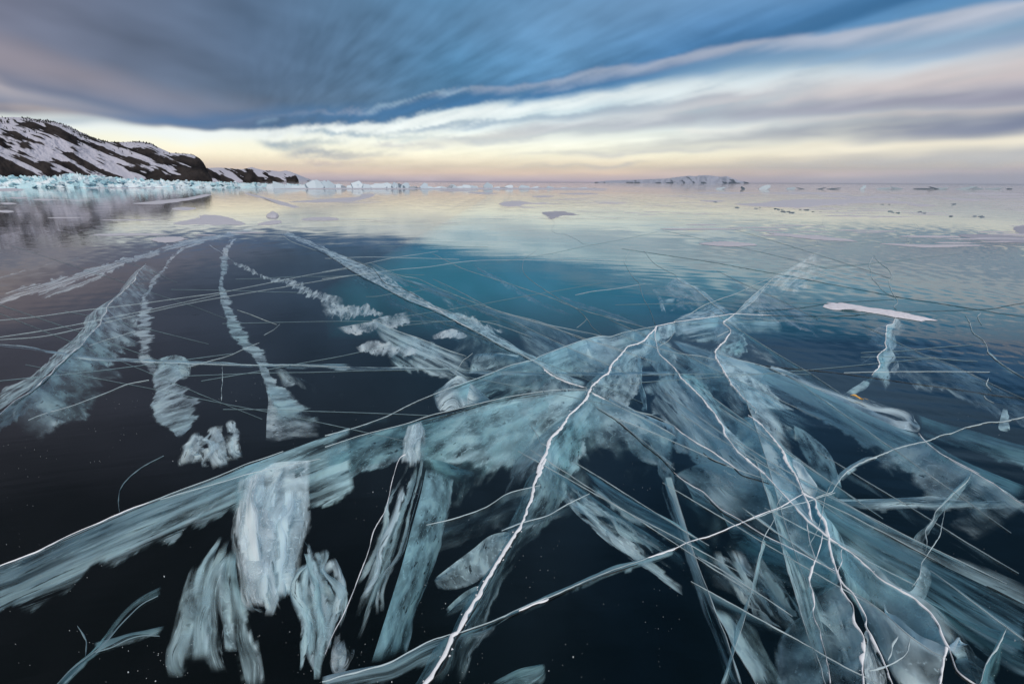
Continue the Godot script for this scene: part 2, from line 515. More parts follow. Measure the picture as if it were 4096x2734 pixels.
func make_ice() -> void:
	na.seed = 3; na.frequency = 0.5; na.fractal_octaves = 2
	var radii := PackedFloat32Array()
	var r := 0.25
	while r < 60.0:
		radii.append(r)
		r *= 1.013
		r += 0.006
	while r < 45000.0:
		radii.append(r)
		r *= 1.12
	radii.append(45000.0)
	# finer towards the part of the lake in view
	var angs := PackedFloat32Array()
	var a := -62.0
	while a < 62.0:
		angs.append(a)
		a += 0.30
	while a < 298.0:
		angs.append(a)
		a += 4.0
	angs.append(298.0)
	var cols := angs.size()
	var v := PackedVector3Array(); var uv := PackedVector2Array(); var nr := PackedVector3Array()
	for rr in radii:
		var fade := 1.0 - smoothstep(9.0, 26.0, rr)
		for an in angs:
			var t := deg_to_rad(an)
			var x := rr * sin(t)
			var z := -rr * cos(t)
			var y := 0.0
			var n := Vector3.UP
			if fade > 0.0:
				var h := swell(x, z)
				var e := 0.02
				n = Vector3(-(swell(x + e, z) - h) / e * fade, 1.0, -(swell(x, z + e) - h) / e * fade).normalized()
				y = (h * 0.3 - 0.004) * fade
			v.append(Vector3(x, y, z))
			nr.append(n)
			uv.append(Vector2(x, z - 0.32 * sqrt(x * x + 6.0)))
	var idx := flipped(grid_index(cols, radii.size()))
	# a cap under the camera
	var c0 := v.size()
	v.append(Vector3(0, -0.002, 0)); nr.append(Vector3.UP); uv.append(Vector2(0, -0.78))
	for i in cols - 1:
		idx.append_array(PackedInt32Array([c0, i, i + 1]))
	var o := obj("frozen_lake", arrays_mesh(v, idx, uv, PackedColorArray(), nr), M.ice)
	tag(o, "", "", "", "structure")
	# a blue fog box added under the middle ice only, to tint it
	var body := FogVolume.new()
	body.name = "added_blue_fog"
	body.shape = RenderingServer.FOG_VOLUME_SHAPE_BOX
	body.size = Vector3(64, 0.7, 60)
	body.position = Vector3(29.5, -0.37, -35.8)
	var fm := FogMaterial.new()
	fm.albedo = lin(0.02, 0.64, 0.80)
	fm.density = BODY
	body.material = fm
	add_child(body)
	tag(body, "", "", "", "structure")
	# the dark water under the ice
	var pm := PlaneMesh.new()
	pm.size = Vector2(90000, 90000)
	var w := obj("lake_water", pm, M.water)
	w.position.y = -1.6
	tag(w, "", "", "", "structure")

# a hillside: crest and foot given along the frame (G window), with the distances of foot and crest; columns run left to right
func make_hill(called: String, crest: Array, foot: Array, near_d: Array, far_d: Array, cols: int, rows: int, sd: int, rocky: float, relief: float, steep: Array, snow_tone := Color(0.44, 0.45, 0.52)) -> MeshInstance3D:
	var noise := FastNoiseLite.new()
	noise.seed = sd; noise.frequency = 0.01; noise.fractal_octaves = 5
	var rid := FastNoiseLite.new()
	rid.seed = sd + 5; rid.frequency = 0.012; rid.fractal_octaves = 4; rid.fractal_type = FastNoiseLite.FRACTAL_RIDGED
	var cp := PackedVector3Array(); var fp := PackedVector3Array()
	for i in range(0, crest.size(), 2): cp.append(Vector3(crest[i], crest[i + 1], 0))
	for i in range(0, foot.size(), 2): fp.append(Vector3(foot[i], foot[i + 1], 0))
	var v := PackedVector3Array(); var col := PackedColorArray()
	var at_x := func(p: PackedVector3Array, x: float) -> float:
		if x <= p[0].x: return p[0].y
		for k in p.size() - 1:
			if x <= p[k + 1].x:
				return lerpf(p[k].y, p[k + 1].y, (x - p[k].x) / maxf(p[k + 1].x - p[k].x, 0.001))
		return p[p.size() - 1].y
	var scale_: float = minf(1.0, 900.0 / near_d[0])
	var u0 := cp[0].x
	var u1 := cp[cp.size() - 1].x
	var back := 12
	for rI in rows + back:
		for c in cols:
			var s := float(c) / (cols - 1)
			var u := lerpf(u0, u1, s)
			var dn := lerpf(near_d[0], near_d[1], s)
			var df := lerpf(far_d[0], far_d[1], s)
			var top := ray(src("G", u, at_x.call(cp, u)))
			var flat := Vector3(top.x, 0, top.z).normalized()
			var topel := tan(asin(top.y))
			var crest_h := EYE + df * topel
			var t := minf(1.0, float(rI) / (rows - 1))
			var d := lerpf(dn, df, t)
			var k := lerpf(steep[0], steep[1], s)
			var h := crest_h * pow(t, k)
			if rI >= rows:
				var b := float(rI - rows + 1) / back
				d = df + b * crest_h * 2.2
				h = crest_h * (1.0 - b * b)
			var p := cam.position * Vector3(1, 0, 1) + flat * d
			# gullies and ribs
			var along: float = s * (near_d[0] + near_d[1]) * 0.5 * deg_to_rad(az_el(src("G", u1, 400)).x - az_el(src("G", u0, 400)).x)
			along *= scale_
			h *= scale_
			var gul := rid.get_noise_2d(along * 1.6 + h * 0.9, h * 0.5)
			var fin := noise.get_noise_2d(along * 5.0, h * 5.0)
			var body := sin(PI * clampf(t, 0.0, 1.0)) if rI < rows else 0.0
			h /= scale_
			p += -flat * (gul * 0.6 + fin * 0.4) * relief * (0.15 + body)
			p.y = h + fin * relief * 0.10 * (0.1 + body)
			if rI == 0: p.y = -2.0
			v.append(p)
			# rock shows where the face is steep and along slanting ledges; snow lies between
			var hs := h * scale_
			var led := noise.get_noise_2d(along * 4.5 + hs * 4.0, hs * 9.0 + along * 5.5)
			var big := noise.get_noise_2d(along * 1.6 + 300.0 + hs * 1.4, hs * 3.0 + along * 1.2)
			var k2 := led * 0.9 + big * 0.8 + gul * 0.35 + fin * 0.55 + rocky - t * 0.42 + (0.35 if t < 0.2 else 0.0) * (0.6 + big)
			var edge := smoothstep(0.86, 1.0, s) * 0.55 * (1.0 - t * 0.4)
			var rock := smoothstep(-0.02, 0.14, k2 + edge)
			var rc := Color(0.016, 0.016, 0.018).lerp(Color(0.042, 0.037, 0.036), clampf(0.5 + 1.4 * fin, 0.0, 1.0))
			col.append(snow_tone.lerp(rc, rock))
	var idx := flipped(grid_index(cols, rows + back))   # rows climb
	var o := obj(called, arrays_mesh(v, idx, PackedVector2Array(), col), M.land)
	tag(o, "", "", "", "structure")
	return o

func make_land() -> void:
	var crest := [-420, 222, -300, 232, -180, 246, -60, 258, 0, 269, 30, 268, 60, 270, 95, 275, 110, 276, 135, 282, 160, 291, 185, 303, 205, 312, 225, 320, 250, 325, 280, 326, 300, 325, 320, 324, 345, 328, 360, 336, 375, 343, 390, 350, 415, 352, 435, 353, 448, 357, 458, 363, 466, 371, 473, 384, 480, 399, 487, 411]
	make_hill("headland", crest, [-420, 412, 487, 412], [560.0, 800.0], [800.0, 880.0], 760, 170, 12, 0.16, 17.0, [0.95, 0.62])
	var crest2 := [440, 386, 480, 385, 500, 384, 520, 385, 540, 387, 555, 388, 565, 386, 577, 383, 590, 387, 605, 390, 625, 391, 640, 393, 655, 391, 665, 393, 675, 397, 681, 404, 685, 413]
	make_hill("far_headland", crest2, [440, 414, 685, 414], [2300.0, 2500.0], [2700.0, 2620.0], 260, 70, 31, 0.10, 30.0, [0.75, 0.5])
	var crest3 := [600, 404, 630, 397, 650, 392, 662, 393, 678, 398, 695, 405, 715, 413, 735, 416]
	make_hill("distant_hill", crest3, [600, 415, 735, 416], [18600.0, 18900.0], [21000.0, 20500.0], 120, 40, 47, -0.35, 160.0, [0.9, 0.8])
	var crest4 := [1355, 419, 1375, 416, 1400, 414, 1430, 413, 1470, 412, 1510, 410, 1525, 410, 1540, 408, 1560, 405, 1580, 403, 1595, 404, 1605, 402, 1625, 402, 1640, 404, 1655, 405, 1668, 404, 1680, 409, 1700, 415, 1720, 419]
	make_hill("distant_mountains", crest4, [1355, 419, 1720, 419], [22000.0, 22000.0], [26500.0, 25500.0], 300, 60, 53, -0.30, 700.0, [0.9, 0.9])
	# the haze that lies over the far lake, before the mountains
	var air := FogVolume.new()
	air.name = "far_haze"
	air.shape = RenderingServer.FOG_VOLUME_SHAPE_BOX
	air.size = Vector3(90000, 620, 9000)
	air.position = Vector3(0, 305, -15500)
	var am := FogMaterial.new()
	am.albedo = Color(0.80, 0.90, 1.0)
	am.density = HAZE
	air.material = am
	add_child(air)
	tag(air, "", "", "", "stuff")
	# pines along the crest of the headland, too far to count
	var mm := MultiMesh.new()
	mm.transform_format = MultiMesh.TRANSFORM_3D
	var st := SurfaceTool.new()
	st.begin(Mesh.PRIMITIVE_TRIANGLES)
	for k in 4:
		var y0 := 0.12 + k * 0.21
		var y1 := y0 + 0.30
		var rad := 0.22 - k * 0.048
		for i in 7:
			var a0 := TAU * i / 7.0 + k
			var a1 := TAU * (i + 1) / 7.0 + k
			var r0 := rad * (0.75 + 0.4 * float((i * 7 + k * 3) % 5) / 4.0)
			st.add_vertex(Vector3(cos(a0) * r0, y0, sin(a0) * r0))
			st.add_vertex(Vector3(0, y1, 0))
			st.add_vertex(Vector3(cos(a1) * rad, y0 + 0.02, sin(a1) * rad))
	for i in 5:
		var a0 := TAU * i / 5.0
		var a1 := TAU * (i + 1) / 5.0
		st.add_vertex(Vector3(cos(a0) * 0.03, -0.3, sin(a0) * 0.03))
		st.add_vertex(Vector3(0, 0.5, 0))
		st.add_vertex(Vector3(cos(a1) * 0.03, -0.3, sin(a1) * 0.03))
	st.generate_normals()
	mm.mesh = st.commit()
	rng.seed = 91
	var list: Array[Transform3D] = []
	var put := func(u0: float, u1: float, count: int, hmin: float, hmax: float, down: float):
		for i in count:
			var u := rng.randf_range(u0, u1)
			var y := 0.0
			for k in range(0, crest.size() - 2, 2):
				if u >= crest[k] and u <= crest[k + 2]:
					y = lerpf(crest[k + 1], crest[k + 3], (u - crest[k]) / float(crest[k + 2] - crest[k]))
			var s := (u + 420.0) / 907.0
			var d := ray(src("G", u, y))
			var flat := Vector3(d.x, 0, d.z).normalized()
			var df := lerpf(800.0, 880.0, s)
			var back := rng.randf() * down
			var h := EYE + df * tan(asin(d.y))
			var dn := lerpf(560.0, 800.0, s)
			var t := 1.0 - back
			var p := flat * lerpf(dn, df, t)
			p.y = h * pow(t, lerpf(0.95, 0.62, s)) - 0.5
			var hh := rng.randf_range(hmin, hmax)
			list.append(Transform3D(Basis(Vector3.UP, rng.randf() * TAU).scaled(Vector3(hh * 1.3, hh, hh * 1.3)), p))
	put.call(-400, 20, 260, 1.3, 3.0, 0.14)
	put.call(50, 130, 220, 1.1, 2.8, 0.10)
	put.call(110, 240, 460, 1.0, 2.6, 0.16)
	put.call(290, 360, 110, 1.0, 2.4, 0.07)
	put.call(230, 300, 40, 1.0, 2.2, 0.05)
	put.call(400, 450, 40, 1.0, 2.2, 0.04)
	put.call(0, 440, 160, 1.5, 3.0, 0.5)
	mm.instance_count = list.size()
	for i in list.size():
		mm.set_instance_transform(i, list[i])
	var o := MultiMeshInstance3D.new()
	o.multimesh = mm
	o.material_override = M.pine
	o.name = "pine_wood"
	add_child(o)
	tag(o, "dark line of small pines along the crest of the snowy headland", "wood", "", "stuff")

# ---------------------------------------------------------------- cracks: a line of frost on the surface and fracture faces hanging under it
# a low, ragged ridge of frost (or a dark gap) along a curve on the ice; width in metres
func hash1(x: float) -> float:
	return fposmod(sin(x * 12.9898 + 4.1) * 43758.5453, 1.0) * 2.0 - 1.0

func line_mesh(pts: PackedVector3Array, width: float, tall: float, sd: int, ragged := 0.5, taper0 := 0.25, taper1 := 0.25) -> ArrayMesh:
	var total := length_of(dense(pts))
	var dist := (pts[0] - cam.position).length()
	for p in pts: dist = minf(dist, (p - cam.position).length())
	var n := clampi(int(total / maxf(0.010, dist * 0.0035)), 12, 700)
	var c := resample(pts, n)
	var v := PackedVector3Array()
	for i in n:
		var t := (c[mini(i + 1, n - 1)] - c[maxi(i - 1, 0)]).normalized()
		var side := Vector3(-t.z, 0, t.x)
		var s := total * i / (n - 1)
		var f := float(i) / (n - 1)
		var w := width * (1.0 + ragged * nb.get_noise_2d(s * 260.0 / (1.0 + width * 30.0), sd * 17.0) + ragged * 0.9 * nb.get_noise_2d(s * 45.0, sd * 31.0 + 50.0))
		w *= lerpf(taper0, 1.0, smoothstep(0.0, 0.12, f)) * lerpf(taper1, 1.0, smoothstep(0.0, 0.12, 1.0 - f))
		w = maxf(w, width * 0.18)
		var jog := s / 0.09
		var j0 := floorf(jog)
		var zig := lerpf(hash1(j0 + sd * 97.0), hash1(j0 + 1.0 + sd * 97.0), jog - j0)
		var fine_zig := lerpf(hash1(floorf(s / 0.017) + sd * 31.0), hash1(floorf(s / 0.017) + 1.0 + sd * 31.0), fposmod(s / 0.017, 1.0))
		var mid := c[i] + side * (zig * 0.7 + fine_zig * 0.35) * minf(width, 0.012) * (0.4 + ragged)
		w *= clampf(1.0 + 0.9 * fine_zig * ragged + 0.8 * zig * ragged, 0.3, 2.0)
		var h := tall * (0.7 + 0.5 * nb.get_noise_2d(s * 180.0, sd * 7.0))
		v.append(mid - side * w * 0.5 + Vector3(0, -0.002, 0))
		v.append(mid - side * w * 0.28 + Vector3(0, h, 0))
		v.append(mid + side * w * 0.28 + Vector3(0, h, 0))
		v.append(mid + side * w * 0.5 + Vector3(0, -0.002, 0))
	var idx := PackedInt32Array()
	for i in n - 1:
		for k in 3:
			var a := i * 4 + k
			idx.append_array(PackedInt32Array([a, a + 4, a + 1, a + 1, a + 4, a + 5]))
	# chips and crumbs broken from the edges
	if ragged > 0.0 and tall > 0.0015:
		for i in range(1, n - 1):
			if hash1(i * 3.7 + sd * 11.0) < 0.62: continue
			var t := (c[i + 1] - c[i - 1]).normalized()
			var side := Vector3(-t.z, 0, t.x) * (1.0 if hash1(i * 5.3 + sd) > 0.0 else -1.0)
			var z := width * (0.25 + 0.5 * absf(hash1(i * 1.9 + sd * 3.0)))
			var p := v[i * 4 + 1].lerp(v[i * 4 + 2], 0.5) + side * width * (0.35 + 0.9 * absf(hash1(i * 7.7 + sd)))
			p.y = 0.0008
			var k := v.size()
			v.append(p - t * z * 0.6)
			v.append(p + side * z * (0.4 + 0.5 * absf(hash1(i * 2.3))) + t * z * 0.3 * hash1(i * 9.1))
			v.append(p + t * z * 0.6)
			v.append(p + Vector3(0, tall * 0.5, 0))
			idx.append_array(PackedInt32Array([k, k + 1, k + 3, k + 1, k + 2, k + 3, k + 2, k, k + 3]))
	return arrays_mesh(v, idx)

# a fracture face from a curve near the surface to one deep in the ice
# o: a (cover), c (colour), hole (patchiness 0..1), jag (ragged lower edge), jagt (ragged upper edge), bulge (m), ends (soft ends), fx, fy (patch frequency along and down), white (share of white patches)
func sheet_mesh(top: PackedVector3Array, bot: PackedVector3Array, o: Dictionary, sd: int) -> ArrayMesh:
	var lt := maxf(length_of(dense(top)), length_of(dense(bot)))
	var n := clampi(int(lt / o.get("cell", 0.014)), 24, 420)
	var a := resample(top, n)
	var b := resample(bot, n)
	var lw := 0.0
	for i in n: lw = maxf(lw, a[i].distance_to(b[i]))
	var rows := clampi(int(lw / o.get("cell", 0.014)), 10, 90)
	var cover: float = o.get("a", 0.7)
	var tint: Color = o.get("c", Color(0.36, 0.52, 0.57))
	var hole: float = o.get("hole", 0.5)
	var jag: float = o.get("jag", 0.25)
	var jagt: float = o.get("jagt", 0.0)
	var bulge: float = o.get("bulge", 0.03)
	var ends: float = o.get("ends", 0.08)
	var fx: float = o.get("fx", 3.0)
	var fy: float = o.get("fy", 6.0)
	var white: float = o.get("white", 0.35)
	var rough: float = o.get("rough", 0.012)
	var spike: float = o.get("spike", 0.5)
	var soft: float = o.get("soft", 0.08)
	var fall: float = o.get("fall", 0.35)
	var v := PackedVector3Array(); var uv := PackedVector2Array(); var col := PackedColorArray()
	var off := sd * 37.0
	for r in rows:
		var t := float(r) / (rows - 1)
		for i in n:
			var s := float(i) / (n - 1)
			var p := a[i].lerp(b[i], t)
			var wd := a[i].distance_to(b[i])
			var m := s * lt
			var dn := t * wd
			var tan_ := (a[mini(i + 1, n - 1)] - a[maxi(i - 1, 0)])
			var nor := tan_.cross(b[i] - a[i])
			nor = nor.normalized() if nor.length_squared() > 1e-10 else Vector3.UP
			var q := nb.get_noise_2d(m * 9.0 + off, dn * 9.0)
			p += nor * (q * rough * 2.5 + nb.get_noise_2d(m * 40.0 + off, dn * 40.0) * rough) * smoothstep(0.0, 0.1, t)
			p += nor * bulge * sin(PI * t) * (0.6 + nb.get_noise_2d(m * 3.0, off))
			p.y = minf(p.y, -0.006)
			v.append(p)
			uv.append(Vector2(m + off * 0.13, dn + off * 0.07))
			# matter: how much frost and how many bubbles the face holds here
			var patch := nb.get_noise_2d(m * fx * 4.0 + off, dn * fy * 4.0 + off)
			var fine := nb.get_noise_2d(m * fx * 22.0 + off, dn * fy * 16.0)
			var grain := nb.get_noise_2d(m * 150.0 + off, dn * 150.0)
			var k := 0.5 + (cover - 0.62) * 0.75 + (patch * 1.7 + fine * 0.7) * hole + grain * 0.22
			k = smoothstep(0.16, 0.84, k - fall * (t - 0.25) * (1.0 + 1.2 * patch)) * minf(1.0, 0.35 + cover * 0.65)
			var lowe := 1.0 - jag * (0.55 + 0.8 * nb.get_noise_2d(m * 24.0 + off, 5.0) + spike * nb.get_noise_2d(m * 110.0 + off, 15.0))
			k *= 1.0 - smoothstep(lowe - 0.03 - jag * soft, lowe, t + grain * 0.04)
			if jagt > 0.0:
				var upe := jagt * (0.55 + 0.8 * nb.get_noise_2d(m * 24.0 + off, 45.0) + spike * nb.get_noise_2d(m * 110.0 + off, 55.0))
				k *= smoothstep(upe, upe + 0.03 + jagt * soft, t + grain * 0.04)
			if ends > 0.0:
				var e := minf(s, 1.0 - s) / ends + 0.5 * nb.get_noise_2d(dn * 60.0, off + 8.0 + s * 4.0)
				k *= smoothstep(0.0, 1.0, e)
			var rim := smoothstep(lowe - 0.16, lowe - 0.06, t) * (1.0 - smoothstep(lowe - 0.05, lowe, t)) * clampf(0.5 + 1.5 * nb.get_noise_2d(m * 14.0, off + 3.0), 0.0, 1.0)
			k = minf(1.0, k * (1.0 + 1.2 * rim))
			var wht := 0.5 * rim + smoothstep(0.15, 0.75, 0.5 + 0.9 * nb.get_noise_2d(m * fx * 5.0 + off + 200.0, dn * fy * 5.0) + 0.25 * fine) * white
			var cc := tint.lerp(Color(0.78, 0.91, 0.97), minf(wht, 1.0))
			cc.a = clampf(k, 0.0, 1.0)
			col.append(cc)
	return arrays_mesh(v, grid_index(n, rows), uv, col)

var serial := 0

# one crack or frosted face: lines [material, width mm, window, points, options] and faces [material, window, upper curve, depth, window, lower curve, depth, options]
func crack(called: String, label: String, category: String, lines: Array, faces: Array, group := "") -> Node3D:
	var root := thing(called, label, category, Vector3.ZERO, group)
	for l in lines:
		serial += 1
		var o: Dictionary = l[4] if l.size() > 4 else {}
		var m: Material = M[l[0]]
		var mesh := line_mesh(gpts(l[2], l[3]), l[1] * float(o.get("k", 0.00050 if l[0] == "hairline" else 0.00045)), o.get("tall", 0.002 if l[0] != "gap" else 0.001), serial, o.get("ragged", 0.5), o.get("t0", 0.3), o.get("t1", 0.3))
		obj("dark_gap" if l[0] == "gap" else "frost_line", mesh, m, root)
		if o.has("halo"):
			# the crack's own walls: frosted faces that spread to both sides as they go down
			var h: Array = o.halo
			var top := gpts(l[2], l[3], 0.01)
			for sgn in [-1.0, 1.0]:
				var wide: float = h[0] if sgn < 0.0 else h[1]
				if wide <= 0.0: continue
				serial += 1
				var low := PackedVector3Array()
				for i in top.size():
					var t := top[mini(i + 1, top.size() - 1)] - top[maxi(i - 1, 0)]
					var side: Vector3 = Vector3(-t.z, 0, t.x).normalized() * sgn
					low.append(top[i] + side * wide * (1.0 + 0.7 * nb.get_noise_2d(i * 37.0, serial * 23.0)) + Vector3(0, -h[2], 0))
				obj("fracture_face", sheet_mesh(top, low, {"a": h[3] * 1.1, "c": Color(0.46, 0.76, 0.83), "hole": 0.55, "jag": 0.35, "soft": 0.15, "ends": 0.06, "white": 0.78, "fx": 0.8, "fy": 1.8, "fall": 0.5, "cell": h[4] if h.size() > 4 else 0.016}, serial), M.streak if serial % 2 else M.misty, root)
	for f in faces:
		serial += 1
		var o: Dictionary = f[7] if f.size() > 7 else {}
		var mesh := sheet_mesh(gpts(f[1], f[2], f[3]), gpts(f[4], f[5], f[6]), o, serial)
		obj("fracture_face", mesh, M[f[0]], root)
	return root

# a broken curtain: overlapping upright splinters between two edges that run downwards
func splinters(root: Node3D, win: String, left: Array, right: Array, d0: float, d1: float, count: int, o: Dictionary, sd: int, mats: Array) -> void:
	var r := RandomNumberGenerator.new()
	r.seed = sd
	var n := left.size() / 2
	for i in count:
		serial += 1
		var w0 := 1.4 / count
		var c := lerpf(0.5 * w0, 1.0 - 0.5 * w0, (i + 0.5 + r.randf_range(-0.4, 0.4)) / count)
		var w := (2.4 + r.randf_range(-0.5, 0.9)) / count
		var a := PackedVector3Array(); var b := PackedVector3Array()
		var from := r.randf_range(0.0, 0.22)
		var to := r.randf_range(0.72, 1.0)
		var near := r.randf_range(-0.03, 0.03)
		for k in 6:
			var t := lerpf(from, to, k / 5.0) * (n - 1)
			var j := mini(int(t), n - 2)
			var f := t - j
			var l := Vector2(lerpf(left[j * 2], left[j * 2 + 2], f), lerpf(left[j * 2 + 1], left[j * 2 + 3], f))
			var e := Vector2(lerpf(right[j * 2], right[j * 2 + 2], f), lerpf(right[j * 2 + 1], right[j * 2 + 3], f))
			var sway := 0.012 * sin(k * 1.1 + i * 2.3)
			var taper := 1.0 - 0.5 * absf(k / 5.0 - 0.4)
			var depth := lerpf(d0, d1, t / (n - 1)) + near
			var p := l.lerp(e, c - w * 0.5 * taper + sway)
			var q := l.lerp(e, c + w * 0.5 * taper + sway)
			a.append(ground(src(win, p.x, p.y), maxf(0.01, depth)))
			b.append(ground(src(win, q.x, q.y), maxf(0.01, depth + r.randf_range(-0.03, 0.05))))
		var oo := o.duplicate()
		oo["a"] = o.get("a", 1.0) * r.randf_range(0.65, 1.25)
		oo["white"] = clampf(o.get("white", 0.6) * r.randf_range(0.6, 1.4), 0.0, 1.0)
		obj("splinter", sheet_mesh(a, b, oo, serial), M[mats[i % mats.size()]], root)

const HAZE := 0.00005
const BODY := 0.36
const LIGHT := 1.8   # exposure; the sky is set this much darker so that it shows as in the photograph

# ---------------------------------------------------------------- the cracks of the foreground and middle distance, traced window by window
func make_cracks() -> void:
	var pale := Color(0.82, 0.92, 0.95)
	var grey := Color(0.58, 0.80, 0.85)
	var teal := Color(0.38, 0.70, 0.76)
	var deep := Color(0.26, 0.54, 0.60)
	var white := Color(0.90, 0.94, 0.96)
	# --- the bright white crack that runs from the foot of the picture to the star-shaped meeting of cracks
	crack("white_crack", "broad snow-white crack zigzagging through clear ice to the star-shaped meeting of cracks", "crack",
		[["frost", 21, "E", [620, 1570, 670, 1510, 760, 1400, 810, 1300, 838, 1225, 852, 1185, 895, 1165, 925, 1090, 1000, 960, 1060, 860, 1130, 740, 1200, 620, 1262, 525, 1330, 430, 1375, 300, 1410, 150, 1440, 70, 1478, 0], {"tall": 0.004, "ragged": 0.35, "t0": 1.0, "t1": 1.0, "k": 0.0006, "halo": [0.10, 0.0, 0.25, 0.5]}],
		["frost", 23, "B", [1424, 1500, 1450, 1420, 1488, 1350, 1498, 1285, 1560, 1210, 1650, 1100, 1740, 1010, 1776, 945, 1800, 900, 1860, 855, 1905, 810, 1920, 770, 1980, 710, 2035, 648, 2120, 620, 2180, 560, 2228, 508], {"tall": 0.004, "ragged": 0.4, "t0": 1.0, "t1": 0.7, "k": 0.0006, "halo": [0.22, 0.30, 0.30, 0.8]}],
		["gap", 12, "E", [640, 1570, 700, 1510, 790, 1400, 850, 1270, 880, 1200, 960, 1080, 1060, 920, 1180, 700, 1290, 520, 1310, 490]]],
		[["misty", "E", [690, 1510, 780, 1400, 850, 1200, 1000, 970, 1130, 750, 1262, 535, 1375, 310, 1440, 80, 1480, 0], 0.012, "E", [960, 1520, 1030, 1310, 1130, 1150, 1190, 980, 1240, 830, 1340, 660, 1520, 470, 1640, 260, 1640, 120], 0.42, {"a": 1.05, "c": teal, "hole": 0.45, "jag": 0.25, "fx": 1.5, "fy": 2.5, "white": 0.4}],
		["misty", "B", [1450, 1430, 1500, 1285, 1650, 1105, 1776, 950], 0.012, "B", [1830, 1500, 1800, 1350, 1850, 1220, 1850, 1080], 0.35, {"a": 1.17, "c": teal, "hole": 0.3, "jag": 0.35, "white": 0.45}],
		["misty", "B", [1776, 950, 1860, 855, 1920, 775, 1980, 712, 2038, 650], 0.012, "B", [2050, 1080, 2090, 1000, 2130, 900, 2130, 800, 2115, 680], 0.40, {"a": 1.35, "c": grey, "hole": 0.35, "jag": 0.12, "white": 0.6, "fx": 2.0, "fy": 2.0}],
		["misty", "B", [1500, 1300, 1440, 1250, 1380, 1180, 1330, 1120], 0.012, "B", [1450, 1420, 1380, 1480, 1300, 1500, 1200, 1450], 0.30, {"a": 0.64, "c": deep, "hole": 0.6, "jag": 0.4, "ends": 0.25}]])
	# --- petals hanging from the white crack
	crack("ice_petal", "pale blue petal of frosted ice with finely layered rim beside the broad white crack", "frosted ice", [],
		[["curtain", "E", [740, 800, 790, 760, 880, 690, 1000, 600, 1100, 520, 1200, 492, 1275, 500], 0.10, "E", [745, 860, 830, 870, 930, 850, 1040, 800, 1100, 760, 1160, 690, 1220, 590], 0.22, {"a": 1.3, "c": grey, "hole": 0.12, "jag": 0.12, "white": 0.5, "ends": 0.04, "cell": 0.01}]])
	crack("ice_petal", "smaller dim petal of frosted ice below a pale blue one beside the broad white crack", "frosted ice", [],
		[["curtain", "E", [810, 1010, 860, 960, 930, 900, 1000, 860, 1045, 850], 0.12, "E", [790, 1060, 850, 1040, 920, 1010, 980, 960, 1020, 905], 0.2, {"a": 0.9, "c": grey, "hole": 0.3, "jag": 0.3, "white": 0.4, "ends": 0.1, "cell": 0.01}]])
	# --- the long crack across the lower left with its wide veil
	crack("long_crack", "long white-edged crack slanting across black ice above a wide teal veil", "crack",
		[["frost", 7, "D", [-40, 735, 0, 715, 180, 645, 260, 615, 400, 545, 520, 490, 640, 440, 780, 375, 900, 325, 1000, 293], {"t0": 1.0, "ragged": 0.7}],
		["hairline", 4, "D", [900, 325, 1000, 290, 1200, 213, 1400, 140, 1500, 100, 1640, 40, 1760, 0, 1900, -50], {"t0": 1.0}],
		["gap", 5, "D", [300, 606, 420, 550, 560, 488, 700, 428, 860, 358, 1000, 300, 1200, 225, 1420, 143, 1640, 55]],
		["hairline", 5, "B", [0, 1245, 200, 1190, 400, 1120, 560, 1040, 730, 965, 820, 930], {"t0": 1.0, "ragged": 0.8}],
		["hairline", 6, "B", [820, 930, 960, 880, 1100, 830, 1250, 770, 1400, 735, 1440, 712, 1600, 650, 1740, 600, 1850, 575, 1920, 578, 2000, 552, 2110, 530, 2228, 508], {"t0": 1.0, "t1": 1.0, "halo": [0.3, 0.2, 0.3, 0.7, 0.02]}],
		["gap", 7, "B", [860, 930, 960, 892, 1040, 860, 1130, 828]]],
		[["streak", "D", [-60, 745, 180, 650, 400, 550, 640, 445, 900, 330, 1200, 220, 1500, 110, 1760, 10], 0.012, "D", [-60, 1190, 200, 1080, 420, 980, 640, 880, 860, 790, 1080, 700, 1300, 600, 1560, 500], 0.34, {"a": 1.41, "c": teal, "hole": 0.42, "jag": 0.42, "ends": 0.02, "fx": 0.7, "fy": 2.4, "white": 0.55, "bulge": 0.04}],
		["misty", "D", [-60, 745, 180, 650, 400, 550, 640, 445, 900, 330, 1200, 220, 1500, 110, 1760, 10], 0.02, "D", [-60, 980, 200, 900, 420, 810, 640, 700, 860, 600, 1080, 500, 1300, 420, 1560, 330], 0.20, {"a": 0.76, "c": grey, "hole": 0.6, "jag": 0.5, "ends": 0.02, "fx": 1.2, "fy": 2.0, "white": 0.5}],
		["streak", "D", [1560, 80, 1760, 10, 2000, -80, 2349, -210], 0.012, "D", [1600, 500, 1900, 440, 2150, 380, 2400, 300], 0.34, {"a": 1.29, "c": teal, "hole": 0.4, "jag": 0.25, "ends": 0.04, "fx": 1.0, "fy": 2.0, "white": 0.45}],
		["misty", "B", [0, 1250, 250, 1180, 560, 1045, 730, 970], 0.012, "B", [0, 1320, 250, 1245, 540, 1165, 720, 1110], 0.12, {"a": 0.64, "c": deep, "hole": 0.7, "jag": 0.1, "fx": 1.0, "fy": 3.0}],
		["misty", "B", [960, 882, 1100, 832, 1250, 772, 1440, 714, 1600, 652, 1740, 602, 1850, 577], 0.012, "B", [1000, 1000, 1150, 970, 1300, 945, 1480, 915, 1640, 850, 1760, 800, 1960, 770], 0.3, {"a": 1.05, "c": teal, "hole": 0.5, "jag": 0.3, "fx": 1.6, "fy": 2.0, "white": 0.4}]])
